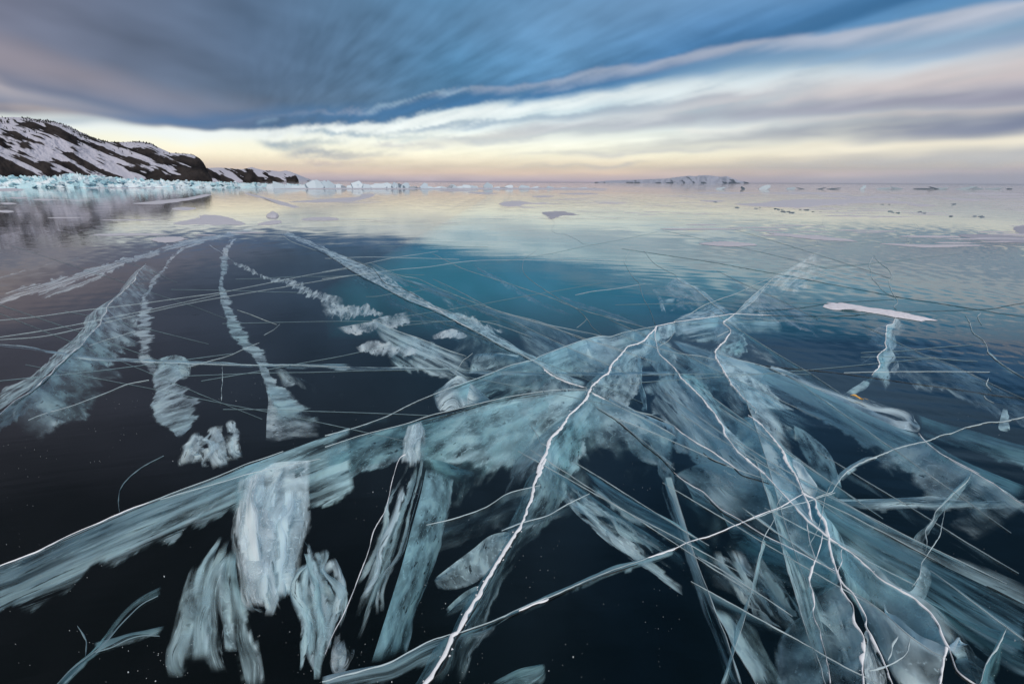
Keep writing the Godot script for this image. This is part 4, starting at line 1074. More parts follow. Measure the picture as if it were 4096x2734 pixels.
	# --- the broad streaked band that runs over blue ice
	crack("streaked_band", "broad grey band of streaked ice with ragged dark rim beside black ice", "frosted ice",
		[["gap", 9, "F", [1340, 470, 1460, 530, 1570, 590, 1700, 660, 1820, 725]], ["gap", 9, "F", [2100, 850, 2200, 900, 2349, 980]],
		["hairline", 5, "F", [950, 268, 1020, 300, 1180, 375, 1300, 440, 1420, 500, 1560, 575, 1750, 680], {"t0": 1.0, "halo": [0.0, 0.18, 0.2, 0.9]}]],
		[["streak", "F", [950, 270, 1100, 345, 1300, 440, 1560, 575, 1750, 680, 2000, 800, 2200, 890, 2420, 1000], 0.012, "F", [1080, 560, 1220, 650, 1360, 760, 1480, 830, 1640, 920, 1800, 1030, 1960, 1130, 2300, 1330], 0.26, {"a": 1.64, "c": grey, "hole": 0.34, "jag": 0.12, "ends": 0.02, "white": 0.6, "fx": 0.6, "fy": 2.2}],
		["streak", "F", [1640, 930, 1760, 990, 1900, 1060, 2100, 1130, 2350, 1200], 0.05, "F", [1720, 1050, 1850, 1160, 2000, 1270, 2200, 1400, 2420, 1520], 0.3, {"a": 0.94, "c": teal, "hole": 0.5, "jag": 0.2, "ends": 0.03, "fx": 0.7, "fy": 2.0}],
		["torn", "F", [1300, 450, 1560, 590, 1750, 690, 2000, 810, 2400, 1000], 0.012, "F", [1330, 430, 1590, 550, 1780, 640, 2060, 730, 2420, 900], 0.05, {"a": 0.52, "c": grey, "hole": 0.8, "jag": 0.5, "ends": 0.05}]])
	crack("streaked_band", "pale streaked band of ice fanning from the star over blue ice", "frosted ice",
		[["hairline", 7, "C", [300, 690, 420, 730, 550, 762, 640, 790], {"halo": [0.35, 0.35, 0.25, 0.75, 0.02]}], ["gap", 12, "C", [545, 765, 700, 785, 850, 798, 1000, 812, 1150, 830, 1300, 852, 1500, 880, 1800, 920, 2100, 965, 2380, 1000]],
		["hairline", 7, "C", [640, 790, 760, 840, 900, 905, 1050, 950]]],
		[["streak", "C", [-20, 595, 150, 640, 300, 695, 550, 770, 700, 830, 900, 910, 1100, 1000, 1300, 1100, 1500, 1190, 1650, 1240], 0.012, "C", [120, 800, 300, 900, 460, 960, 620, 1010, 800, 1080, 1000, 1180, 1200, 1290, 1400, 1400, 1560, 1480, 1700, 1540], 0.26, {"a": 1.41, "c": grey, "hole": 0.42, "jag": 0.28, "ends": 0.03, "white": 0.6, "fx": 0.6, "fy": 2.4}],
		["streak", "C", [1000, 1010, 1300, 1110, 1650, 1250, 1900, 1390, 2100, 1480, 2400, 1600], 0.05, "C", [860, 1120, 1100, 1270, 1400, 1450, 1700, 1610, 1900, 1700, 2200, 1840], 0.3, {"a": 1.05, "c": teal, "hole": 0.5, "jag": 0.35, "ends": 0.05, "white": 0.45, "fx": 0.6, "fy": 2.2}],
		["misty", "C", [560, 775, 850, 805, 1150, 838, 1500, 888, 1800, 928, 2100, 972, 2380, 1008], 0.012, "C", [700, 850, 950, 900, 1250, 960, 1550, 1040, 1850, 1110, 2150, 1180, 2420, 1230], 0.28, {"a": 0.64, "c": deep, "hole": 0.6, "jag": 0.3, "ends": 0.03, "fx": 0.8, "fy": 2.0}],
		["streak", "C", [1620, 1100, 1800, 1160, 2000, 1210, 2200, 1270, 2420, 1330], 0.03, "C", [1660, 1260, 1850, 1340, 2050, 1420, 2250, 1490, 2420, 1540], 0.2, {"a": 0.88, "c": teal, "hole": 0.6, "jag": 0.3, "ends": 0.06, "fx": 0.7, "fy": 2.2}]])
	crack("white_flap", "long bright white flap of ice tapering from a torn end, with a leaf on it", "ice flap",
		[["frost", 9, "C", [1640, 1225, 1690, 1285, 1760, 1340, 1800, 1370, 1950, 1450, 2050, 1500], {"halo": [0.18, 0.22, 0.2, 0.85]}], ["frost", 7, "F", [1850, 0, 1930, 50, 2000, 82, 2080, 130, 2150, 170, 2250, 250, 2380, 330], {"t0": 1.0, "t1": 1.0, "halo": [0.15, 0.2, 0.2, 0.85]}]],
		[["streak", "C", [640, 790, 800, 832, 1000, 905, 1150, 950, 1300, 998, 1420, 1040, 1520, 1055, 1600, 1090, 1612, 1150], 0.012, "C", [645, 795, 800, 870, 1000, 955, 1120, 1000, 1250, 1060, 1380, 1125, 1480, 1170, 1580, 1215, 1640, 1225], 0.06, {"a": 1.70, "c": pale, "hole": 0.2, "jag": 0.05, "ends": 0.015, "white": 0.6, "fx": 0.8, "fy": 2.0}],
		["misty", "C", [700, 832, 800, 860, 1000, 938, 1120, 985, 1250, 1040, 1380, 1100, 1480, 1140, 1600, 1150], 0.014, "C", [700, 838, 800, 876, 1000, 962, 1120, 1012, 1250, 1070, 1380, 1132, 1480, 1180, 1636, 1225], 0.025, {"a": 2.88, "c": white, "hole": 0.06, "jag": 0.06, "ends": 0.03, "white": 0.9, "cell": 0.012}]])
	crack("ice_petal", "smooth grey tongue of ice curving down beside the hooked white crack", "frosted ice", [],
		[["misty", "C", [790, 1165, 860, 1200, 940, 1260, 1010, 1320, 1060, 1390, 1090, 1470, 1100, 1560], 0.03, "C", [800, 1200, 820, 1270, 850, 1350, 880, 1420, 920, 1500, 990, 1560, 1060, 1620], 0.24, {"a": 1.23, "c": grey, "hole": 0.2, "jag": 0.08, "ends": 0.03, "white": 0.4, "fx": 1.2, "fy": 1.2}]])
	crack("arched_crack", "pale arched crack bending over a black hollow in the ice", "crack",
		[["hairline", 9, "F", [950, 262, 1010, 238, 1060, 222, 1090, 180, 1120, 135, 1160, 85, 1220, 45, 1300, 8, 1360, -10], {"t1": 1.0}],
		["hairline", 8, "C", [1280, 1412, 1400, 1365, 1550, 1312, 1690, 1282, 1800, 1240, 1880, 1222, 1960, 1190, 2030, 1172, 2110, 1155, 2200, 1150, 2280, 1135, 2380, 1110], {"t0": 1.0}]],
		[["misty", "F", [1085, 190, 1120, 140, 1160, 92, 1230, 50, 1310, 12, 1400, -10, 1480, 10], 0.012, "F", [1100, 200, 1160, 140, 1220, 90, 1280, 60, 1360, 30, 1420, 50, 1500, 110], 0.08, {"a": 1.23, "c": grey, "hole": 0.3, "jag": 0.2, "ends": 0.05, "white": 0.4}]])
	crack("feathered_band", "feathery streaked band of ice lying across black ice below the arched crack", "frosted ice",
		[],
		[["torn", "F", [1040, 268, 1200, 272, 1400, 268, 1600, 258, 1750, 252, 1900, 275, 2100, 285, 2380, 280], 0.03, "F", [1100, 320, 1250, 345, 1400, 360, 1600, 355, 1800, 372, 2000, 372, 2200, 368, 2400, 350], 0.12, {"a": 1.58, "c": grey, "hole": 0.45, "jag": 0.25, "ends": 0.03, "white": 0.6, "fx": 1.2, "fy": 3.0}]])
	crack("branched_crack", "frayed branching crack of loose white threads hanging in black ice above the streaked band", "crack",
		[["hairline", 5, "F", [2000, 90, 1960, 160, 1880, 230, 1810, 300, 1760, 350, 1740, 410, 1690, 480, 1700, 560, 1690, 620]], ["hairline", 5, "F", [1820, 310, 1805, 400, 1790, 500, 1750, 570, 1700, 640, 1660, 700, 1650, 780, 1600, 860]]],
		[["torn", "F", [2010, 70, 1960, 150, 1880, 220, 1800, 300, 1750, 360, 1720, 430, 1640, 500, 1590, 580], 0.03, "F", [2040, 110, 1990, 190, 1930, 260, 1860, 330, 1790, 400, 1740, 500, 1700, 570, 1680, 640], 0.10, {"a": 1.23, "c": grey, "hole": 0.5, "jag": 0.3, "ends": 0.05, "white": 0.6}],
		["misty", "C", [2210, 1060, 2190, 1130, 2180, 1200, 2240, 1220], 0.03, "C", [2240, 1070, 2230, 1150, 2250, 1200, 2260, 1240], 0.08, {"a": 0.99, "c": grey, "hole": 0.5, "jag": 0.3, "ends": 0.1}],
		["misty", "F", [1660, 690, 1640, 800, 1600, 880, 1540, 900], 0.03, "F", [1700, 800, 1720, 880, 1690, 960, 1700, 1000], 0.12, {"a": 0.76, "c": grey, "hole": 0.5, "jag": 0.4, "ends": 0.1}]])
	# --- far side of the star: fans of thin cracks
	crack("fan_crack", "straight white crack running away from the star towards the brown streaked ice", "crack",
		[["frost", 16, "B", [2228, 508, 2300, 492, 2349, 482], {"halo": [0.3, 0.3, 0.2, 0.75, 0.025]}], ["frost", 14, "C", [0, 480, 120, 465, 250, 448, 330, 436, 412, 425, 500, 430, 700, 438], {"halo": [0.35, 0.35, 0.2, 0.7, 0.03]}], ["gap", 12, "C", [600, 436, 900, 442, 1150, 440, 1260, 430, 1310, 424]],
		["hairline", 14, "C", [412, 425, 480, 350, 580, 260, 690, 170, 800, 110, 900, 50, 980, 5], {"halo": [0.4, 0.4, 0.2, 0.6, 0.04]}], ["hairline", 12, "C", [410, 425, 520, 355, 570, 300, 610, 250, 690, 165]],
		["hairline", 12, "C", [10, 180, 60, 220, 130, 250, 190, 300, 240, 342, 300, 390, 352, 430], {"halo": [0.35, 0.35, 0.2, 0.6, 0.035]}],
		["hairline", 10, "C", [0, 475, 100, 430, 200, 370, 330, 320, 420, 290, 560, 225, 700, 165]]],
		[["misty", "C", [0, 470, 120, 460, 250, 445, 350, 430], 0.012, "C", [60, 425, 180, 390, 280, 350, 340, 350], 0.08, {"a": 1.11, "c": grey, "hole": 0.5, "jag": 0.3, "ends": 0.1, "white": 0.6, "cell": 0.03}],
		["misty", "C", [412, 428, 480, 352, 580, 262, 690, 172], 0.012, "C", [430, 440, 530, 360, 620, 270, 700, 180], 0.06, {"a": 0.88, "c": grey, "hole": 0.4, "jag": 0.2, "ends": 0.05, "cell": 0.03}],
		["misty", "B", [2235, 515, 2300, 500, 2349, 490], 0.012, "B", [2215, 620, 2290, 600, 2360, 560], 0.1, {"a": 1.23, "c": grey, "hole": 0.4, "jag": 0.2, "cell": 0.02, "white": 0.6}],
		["misty", "C", [0, 490, 150, 470, 300, 450, 345, 495, 376, 545], 0.02, "C", [0, 600, 90, 560, 200, 540, 250, 580, 290, 650], 0.14, {"a": 1.11, "c": grey, "hole": 0.5, "jag": 0.2, "white": 0.5, "cell": 0.02}]])
	crack("jagged_crack", "jagged pale crack crossing the white snow patch from the far ice", "crack",
		[["hairline", 13, "C", [1340, 30, 1365, 70, 1400, 100, 1440, 128, 1462, 180, 1440, 212, 1465, 280, 1480, 310, 1502, 350, 1478, 375, 1495, 400]], ["frost", 12, "C", [1492, 440, 1470, 490, 1430, 505, 1424, 560, 1418, 610, 1422, 655, 1370, 705, 1382, 770, 1350, 810, 1326, 840], {"ragged": 0.7, "halo": [0.12, 0.16, 0.15, 0.7, 0.025]}],
		["hairline", 11, "C", [1340, 35, 1310, 100, 1325, 140, 1330, 190, 1370, 230, 1400, 270, 1480, 315]]],
		[["misty", "C", [1435, 505, 1424, 560, 1420, 650, 1375, 710, 1385, 775, 1330, 840, 1260, 900], 0.012, "C", [1500, 470, 1470, 560, 1450, 660, 1410, 720, 1400, 790, 1350, 860, 1300, 940], 0.1, {"a": 0.94, "c": teal, "hole": 0.4, "jag": 0.35, "ends": 0.06, "cell": 0.02}],
		["misty", "C", [1280, 870, 1240, 900, 1190, 930, 1150, 960], 0.05, "C", [1310, 900, 1280, 940, 1220, 960, 1180, 980], 0.1, {"a": 0.88, "c": grey, "hole": 0.5, "jag": 0.3, "ends": 0.1, "cell": 0.02}]])
	crack("jagged_crack", "jagged blue-grey crack winding down the dark rippled ice below the long dark groove", "crack",
		[["hairline", 11, "C", [1955, 435, 1990, 500, 2005, 550, 2070, 600, 2100, 650, 2115, 690, 2200, 765, 2290, 820, 2380, 875]], ["hairline", 9, "C", [2060, 420, 2040, 450, 2065, 500]],
		["hairline", 9, "C", [2110, 860, 2100, 900, 2130, 940]], ["hairline", 8, "C", [2080, 975, 2100, 1000, 2150, 1025]]],
		[["misty", "C", [1990, 520, 2010, 560, 2080, 610, 2120, 690, 2200, 770, 2300, 830], 0.012, "C", [1980, 580, 2040, 640, 2090, 720, 2120, 800, 2190, 860, 2280, 900], 0.2, {"a": 0.46, "c": deep, "hole": 0.5, "jag": 0.4, "cell": 0.03}]])
	crack("dark_line", "long dark groove drawn across the brown rippled ice over blue ice", "crack",
		[["gap", 28, "C", [-350, -10, 0, 42, 250, 80, 500, 125, 750, 170, 1000, 218, 1250, 265, 1500, 312, 1750, 352, 2000, 392, 2200, 425, 2400, 450], {"ragged": 0.8}]], [])
	crack("thin_line", "thin dark line crossing the ice beside the white snow patch", "crack",
		[["gap", 9, "C", [520, 412, 700, 400, 900, 380, 1020, 360, 1200, 345, 1480, 330]], ["gap", 9, "C", [1530, 412, 1750, 408, 2000, 400, 2150, 390, 2250, 370, 2400, 345]]], [])
	crack("thin_line", "straight pale hairline across dark blue ice below the white snow patch", "crack",
		[["hairline", 8, "C", [1140, 822, 1350, 816, 1600, 814, 1850, 814, 2120, 816]]], [])
	# --- left: feathery bands just under the surface
	crack("feather_band", "feathery white band of frost winding down the black ice beside the winding crack", "frost band", [],
		[["feather", "A", [1120, 60, 1080, 130, 1010, 195, 985, 270, 935, 320, 920, 420, 905, 500, 900, 570, 915, 640, 920, 710, 970, 790, 1000, 860], 0.01, "A", [1160, 60, 1130, 130, 1080, 190, 1030, 260, 1010, 330, 1035, 420, 1040, 510, 1060, 590, 1060, 660, 1050, 730, 1080, 780, 1110, 850], 0.05, {"a": 1.69, "c": pale, "hole": 0.28, "jag": 0.49, "jagt": 0.28, "ends": 0.06, "white": 0.8, "spike": 0.8, "fall": 0.0, "soft": 0.25, "rough": 0.003, "bulge": 0.005, "cell": 0.02, "fx": 2.5, "fy": 1.5}],
		["feather", "A", [1000, 830, 1010, 900, 1030, 960, 1010, 1020, 1005, 1080, 1040, 1150, 1120, 1210, 1200, 1270], 0.02, "A", [1240, 720, 1260, 800, 1270, 880, 1320, 940, 1380, 1000, 1395, 1080, 1360, 1150, 1250, 1240], 0.10, {"a": 1.35, "c": grey, "hole": 0.40, "jag": 0.35, "jagt": 0.08, "ends": 0.06, "white": 0.75, "spike": 0.8, "fall": 0.0, "soft": 0.25, "rough": 0.003, "bulge": 0.005, "cell": 0.014, "fx": 2.0, "fy": 1.5}],
		["misty", "A", [1060, 730, 1160, 705, 1230, 715, 1265, 740], 0.02, "A", [1010, 860, 1100, 900, 1200, 890, 1260, 860], 0.08, {"a": 1.11, "c": grey, "hole": 0.3, "jag": 0.2, "ends": 0.1, "cell": 0.015}]])
	crack("feather_band", "ragged white band of frost widening as it comes down between two pale bands", "frost band", [],
		[["feather", "A", [1470, 30, 1475, 120, 1465, 230, 1470, 340, 1500, 430, 1530, 540, 1570, 620, 1640, 690, 1730, 780, 1770, 900, 1800, 1000, 1790, 1150, 1790, 1300], 0.01, "A", [1560, 30, 1540, 120, 1510, 230, 1560, 340, 1600, 430, 1690, 530, 1740, 610, 1810, 690, 1815, 790, 1900, 880, 2000, 960, 2130, 1080, 2220, 1230], 0.06, {"a": 1.35, "c": grey, "hole": 0.32, "jag": 0.42, "jagt": 0.17, "ends": 0.05, "white": 0.7, "spike": 0.8, "fall": 0.0, "soft": 0.25, "rough": 0.003, "bulge": 0.005, "cell": 0.018, "fx": 2.2, "fy": 1.3}],
		["curtain", "A", [1780, 900, 1800, 1000, 1790, 1130, 1785, 1290], 0.03, "A", [1990, 980, 2080, 1080, 2160, 1180, 2215, 1260], 0.16, {"a": 0.8, "c": pale, "hole": 0.4, "jag": 0.2, "ends": 0.1, "white": 0.8}],
		["misty", "A", [1830, 790, 1900, 800, 2000, 850, 2100, 900, 2200, 930, 2300, 960], 0.06, "A", [1900, 950, 1980, 930, 2050, 950, 2120, 990, 2200, 1020, 2300, 1020], 0.14, {"a": 0.70, "c": grey, "hole": 0.6, "jag": 0.25, "ends": 0.08, "white": 0.6}]])
	crack("feather_band", "long feathery white band of frost ending in torn cloudy tufts", "frost band", [],
		[["feather", "A", [1560, 70, 1640, 90, 1750, 150, 1900, 180, 2050, 220, 2200, 290, 2349, 320], 0.01, "A", [1560, 100, 1650, 150, 1760, 200, 1880, 250, 2010, 310, 2150, 380, 2280, 430], 0.05, {"a": 1.69, "c": pale, "hole": 0.28, "jag": 0.49, "jagt": 0.28, "ends": 0.05, "white": 0.8, "spike": 0.8, "fall": 0.0, "soft": 0.25, "rough": 0.003, "bulge": 0.005, "cell": 0.025, "fx": 2.5, "fy": 1.3}],
		["feather", "B", [-40, 300, 100, 310, 220, 330, 330, 380, 400, 420], 0.01, "B", [0, 490, 100, 495, 200, 490, 300, 480, 380, 470], 0.05, {"a": 1.76, "c": pale, "hole": 0.32, "jag": 0.42, "jagt": 0.35, "ends": 0.12, "white": 0.85, "spike": 0.8, "fall": 0.0, "soft": 0.25, "rough": 0.003, "bulge": 0.005, "cell": 0.02}],
		["feather", "B", [50, 515, 180, 490, 320, 460, 440, 430, 550, 395], 0.01, "B", [150, 570, 260, 590, 380, 570, 500, 550, 640, 520], 0.05, {"a": 2.03, "c": white, "hole": 0.28, "jag": 0.42, "jagt": 0.14, "ends": 0.12, "white": 0.85, "spike": 0.8, "fall": 0.0, "soft": 0.25, "rough": 0.003, "bulge": 0.005, "cell": 0.018}],
		["feather", "B", [195, 640, 300, 600, 420, 590, 560, 620, 640, 650], 0.01, "B", [240, 690, 330, 735, 420, 765, 520, 760, 600, 730], 0.06, {"a": 2.03, "c": white, "hole": 0.28, "jag": 0.35, "jagt": 0.21, "ends": 0.12, "white": 0.85, "spike": 0.8, "fall": 0.0, "soft": 0.25, "rough": 0.003, "bulge": 0.005, "cell": 0.016}],
		["misty", "B", [420, 580, 560, 560, 700, 600, 820, 640], 0.02, "B", [500, 700, 620, 740, 720, 760, 820, 760], 0.12, {"a": 0.99, "c": grey, "hole": 0.5, "jag": 0.3, "jagt": 0.2, "ends": 0.15, "white": 0.6, "cell": 0.018}],
		["feather", "B", [715, 570, 780, 540, 860, 518, 930, 545, 965, 575], 0.01, "B", [720, 600, 780, 605, 850, 600, 900, 600, 940, 590], 0.03, {"a": 2.43, "c": white, "hole": 0.16, "jag": 0.28, "jagt": 0.14, "ends": 0.1, "white": 0.9, "spike": 0.8, "fall": 0.0, "soft": 0.25, "rough": 0.003, "bulge": 0.005, "cell": 0.016}],
		["feather", "B", [780, 420, 880, 400, 980, 430, 1060, 470, 1180, 520], 0.02, "B", [860, 500, 950, 520, 1040, 540, 1120, 560, 1220, 560], 0.06, {"a": 1.22, "c": pale, "hole": 0.40, "jag": 0.42, "jagt": 0.42, "ends": 0.15, "white": 0.8, "spike": 0.8, "fall": 0.0, "soft": 0.25, "rough": 0.003, "bulge": 0.005, "cell": 0.02}]])
	crack("frost_drift", "broad smooth white streak of frost slanting up the ice to the snow patches", "frost band", [],
		[["streak", "G", [360, 566, 410, 552, 470, 540, 530, 528, 580, 522], 0.006, "G", [372, 580, 430, 566, 490, 553, 550, 540, 600, 530], 0.02, {"a": 1.6, "c": white, "hole": 0.35, "jag": 0.3, "jagt": 0.25, "ends": 0.08, "white": 0.9, "cell": 0.06, "fx": 0.4, "fall": 0.0}],
		["streak", "G", [384, 596, 398, 580, 420, 566, 460, 552], 0.006, "G", [394, 597, 410, 582, 434, 569, 476, 554], 0.02, {"a": 1.3, "c": white, "hole": 0.4, "jag": 0.3, "jagt": 0.2, "ends": 0.08, "white": 0.9, "cell": 0.05, "fall": 0.0}],
		["streak", "G", [504, 590, 510, 572, 520, 556, 532, 544], 0.006, "G", [526, 590, 530, 572, 538, 556, 546, 545], 0.02, {"a": 1.3, "c": white, "hole": 0.4, "jag": 0.3, "jagt": 0.2, "ends": 0.08, "white": 0.9, "cell": 0.05, "fall": 0.0}],
		["streak", "G", [534, 596, 512, 582, 492, 568, 476, 556], 0.006, "G", [544, 606, 524, 592, 502, 577, 484, 562], 0.02, {"a": 1.3, "c": white, "hole": 0.4, "jag": 0.3, "jagt": 0.2, "ends": 0.08, "white": 0.9, "cell": 0.05, "fall": 0.0}],
		["streak", "G", [640, 535, 700, 560, 760, 590, 830, 620], 0.006, "G", [660, 530, 724, 556, 790, 585, 860, 616], 0.02, {"a": 1.1, "c": pale, "hole": 0.4, "jag": 0.3, "jagt": 0.2, "ends": 0.08, "white": 0.9, "cell": 0.05, "fall": 0.0}],
		["streak", "A", [-60, 290, 100, 250, 300, 190, 500, 135, 700, 80, 900, 20, 1080, -30], 0.008, "A", [-60, 385, 100, 350, 300, 300, 480, 245, 680, 180, 880, 105, 1080, 30], 0.02, {"a": 1.82, "c": white, "hole": 0.3, "jag": 0.35, "jagt": 0.3, "ends": 0.05, "white": 0.9, "cell": 0.04, "fx": 0.5, "fy": 1.0}],
		["streak", "A", [200, 300, 350, 250, 480, 210, 700, 140], 0.01, "A", [300, 330, 420, 290, 560, 240, 760, 170], 0.02, {"a": 0.76, "c": pale, "hole": 0.5, "jag": 0.4, "jagt": 0.3, "ends": 0.1, "cell": 0.04, "fx": 0.5}],
		["streak", "A", [-60, 180, 150, 130, 350, 80, 550, 30], 0.008, "A", [-60, 190, 150, 150, 350, 100, 560, 50], 0.02, {"a": 0.64, "c": pale, "hole": 0.5, "jag": 0.4, "jagt": 0.3, "ends": 0.1, "cell": 0.05, "fx": 0.5}]])
	crack("winding_crack", "winding pale crack down the ice with ghostly sheets on both sides", "crack",
		[["frost", 9, "A", [-40, 1130, 0, 1100, 100, 1010, 160, 975, 220, 940, 300, 860, 340, 830, 380, 780, 430, 740, 460, 710, 500, 670, 545, 640, 600, 570, 640, 530, 675, 490, 685, 455, 715, 410, 715, 385, 740, 350, 800, 300, 850, 252, 905, 200, 915, 165, 940, 130, 980, 90], {"ragged": 0.7, "halo": [0.25, 0.3, 0.25, 0.75, 0.02]}],
		["gap", 10, "A", [80, 1040, 200, 960, 300, 880, 400, 780, 470, 710, 560, 640]]],
		[["misty", "A", [0, 1105, 160, 978, 300, 865, 460, 715, 600, 575, 690, 480], 0.012, "A", [0, 1300, 200, 1160, 390, 1000, 430, 880, 600, 720, 730, 560], 0.3, {"a": 0.88, "c": grey, "hole": 0.45, "jag": 0.4, "ends": 0.05, "white": 0.5, "cell": 0.018}],
		["misty", "A", [-40, 1100, 100, 1000, 240, 900, 380, 775, 540, 640, 670, 490], 0.012, "A", [-40, 960, 60, 900, 200, 830, 330, 720, 480, 600, 630, 460], 0.2, {"a": 1.05, "c": grey, "hole": 0.5, "jag": 0.35, "ends": 0.05, "white": 0.65, "cell": 0.018}],
		["misty", "A", [690, 480, 740, 360, 850, 260, 940, 150], 0.012, "A", [770, 480, 800, 380, 880, 290, 960, 180], 0.1, {"a": 0.52, "c": grey, "hole": 0.4, "jag": 0.4, "ends": 0.1, "cell": 0.03}]])
	crack("straight_streak", "long straight pale streak crossing the feathery bands into the star of cracks", "frost band",
		[["hairline", 6, "A", [900, 745, 1300, 760, 1700, 772, 2000, 772, 2349, 786]]],
		[["streak", "A", [-60, 630, 200, 655, 350, 685, 600, 715, 900, 740, 1300, 755, 1700, 765, 2349, 770], 0.01, "A", [-60, 645, 200, 680, 350, 705, 600, 745, 900, 765, 1300, 780, 1700, 788, 2349, 795], 0.06, {"a": 1.47, "c": grey, "hole": 0.3, "jag": 0.25, "jagt": 0.1, "ends": 0.02, "white": 0.6, "cell": 0.02, "fx": 0.5}],
		["streak", "B", [0, 775, 300, 790, 700, 800, 1100, 812, 1500, 818, 1900, 815, 2349, 812], 0.01, "B", [0, 800, 300, 815, 700, 825, 1100, 840, 1500, 845, 1900, 840, 2349, 850], 0.06, {"a": 1.23, "c": grey, "hole": 0.35, "jag": 0.25, "jagt": 0.1, "ends": 0.02, "white": 0.6, "cell": 0.018, "fx": 0.5}]])
	# --- fine lines over the blue and the black ice
	var fine := {"A": "thin hairline crack across black ice among the feathery frost bands", "D": "short hairline crack in black ice beside the long white-edged crack", "B": "thin hairline crack in blue ice beyond the star of cracks", "C": "thin hairline crack in blue ice beyond the star of cracks", "Q": "thin hairline crack wandering over the pale far ice", "R": "thin hairline crack wandering over the pale far ice"}
	for l in [
		["A", [0, 470, 250, 445, 500, 410, 800, 375, 1000, 350, 1250, 315, 1470, 285, 1700, 240, 1900, 200, 2100, 160, 2349, 120], 5], ["A", [-20, 585, 250, 545, 500, 500, 800, 440, 1000, 400, 1250, 345, 1500, 290], 5],
		["A", [0, 600, 300, 575, 600, 510, 900, 440, 1300, 350, 1700, 280, 2000, 230, 2349, 170], 5], ["A", [340, 1085, 480, 1045, 600, 1000, 730, 950, 850, 900, 1000, 870], 7], ["A", [600, 640, 700, 605, 800, 575, 905, 543], 6],
		["A", [1260, 785, 1400, 745, 1530, 710, 1640, 660, 1740, 620], 6], ["A", [190, 1140, 260, 1110, 320, 1090], 6], ["A", [1490, 780, 1495, 860, 1485, 940, 1490, 1010], 8], ["A", [1590, 400, 1680, 430, 1780, 470, 1860, 500], 8], ["A", [1880, 495, 1840, 530, 1770, 570], 8],
		["D", [800, 360, 795, 280, 810, 200, 850, 140, 920, 80, 1000, 30, 1100, -20], 9], ["D", [520, 1120, 560, 1180, 580, 1240, 570, 1330], 7],
		["B", [-20, 192, 250, 160, 500, 128, 700, 110, 1000, 70, 1400, 64, 1800, 66, 2349, 75], 7], ["B", [-20, 146, 200, 105, 450, 52, 600, 30, 760, 5], 7], ["B", [0, 55, 300, 45, 600, 52, 900, 60], 6],
		["B", [300, 80, 480, 162, 620, 190, 750, 250, 850, 290, 1000, 350, 1150, 402, 1400, 480, 1600, 520, 1850, 572], 9], ["B", [720, 20, 900, 112, 1050, 165, 1200, 212, 1350, 262, 1500, 312, 1700, 392, 1900, 450, 2050, 490, 2200, 532], 8],
		["B", [1420, 5, 1345, 50, 1328, 90, 1330, 140, 1370, 190, 1440, 242, 1560, 320, 1650, 370, 1700, 402, 1760, 462, 1790, 510, 1860, 572], 8], ["B", [2050, -10, 2020, 50, 2010, 85, 2060, 170, 2105, 220, 2120, 268, 2142, 330, 2180, 400, 2218, 505], 8],
		["B", [2140, 0, 2200, 80, 2280, 130, 2360, 170], 8], ["B", [1690, 520, 1730, 490, 1758, 462], 6], ["B", [1380, 1180, 1420, 1230, 1445, 1290, 1490, 1310], 4], ["B", [2349, 540, 2310, 600, 2250, 640, 2220, 660], 8],
		["B", [870, 830, 900, 780, 925, 740, 960, 715, 990, 690], 6], ["B", [1680, 300, 1800, 275, 1950, 258, 2080, 235, 2150, 225], 9],
		["Q", [1990, 820, 2020, 850, 2000, 900, 2030, 925, 2100, 935, 2180, 970, 2230, 1000, 2349, 1010], 16], ["R", [930, 785, 900, 820, 895, 860, 910, 900, 900, 940, 850, 990, 830, 1040], 18], ["R", [1540, 840, 1590, 890, 1500, 940, 1520, 990, 1590, 1030], 16],
		["R", [290, 805, 400, 820, 560, 830, 700, 845, 900, 865], 22], ["Q", [1000, 985, 1400, 990, 1800, 985, 2150, 990], 14], ["Q", [50, 940, 120, 985, 200, 1015, 300, 1050], 18], ["C", [1310, 100, 1200, 120, 1050, 135, 950, 175, 840, 190], 10],
	]:
		crack("hairline_crack", fine[l[0]], "crack", [["faint" if l[0] == "D" else "hairline", l[2] * 0.62, l[0], l[1], {"ragged": 0.8}]], [], "hairline cracks, " + fine[l[0]].get_slice("crack ", 1))
	rng.seed = 515
	for i in 34:
		var x0 := rng.randf_range(100.0, 4000.0)
		var y0 := rng.randf_range(960.0, 1650.0)
		var fam := i % 3
		var slope := rng.randf_range(-0.22, -0.08) if fam == 0 else rng.randf_range(0.12, 0.42) if fam == 1 else rng.randf_range(-0.03, 0.05)
		if x0 > 2600.0 and fam == 0: slope *= 0.5
		var long := rng.randf_range(250.0, 1100.0) * (0.5 + (y0 - 900.0) / 700.0)
		var pts := []
		for k in 7:
			var f := k / 6.0 - 0.5
			pts.append(x0 + f * long)
			pts.append(maxf(900.0, y0 + f * long * slope + 18.0 * f * f * (1.0 if fam else -1.0) + rng.randf_range(-2.0, 2.0)))
		crack("hairline_crack", "faint straight hairline fracture criss-crossing the dark middle ice", "crack", [["faint", rng.randf_range(2.0, 4.5), "S", pts, {"ragged": 0.7, "t0": 0.1, "t1": 0.1}]], [], "faint straight hairlines in the middle ice")
	rng.seed = 733
	var kinds := ["streak", "misty", "streak", "torn"]
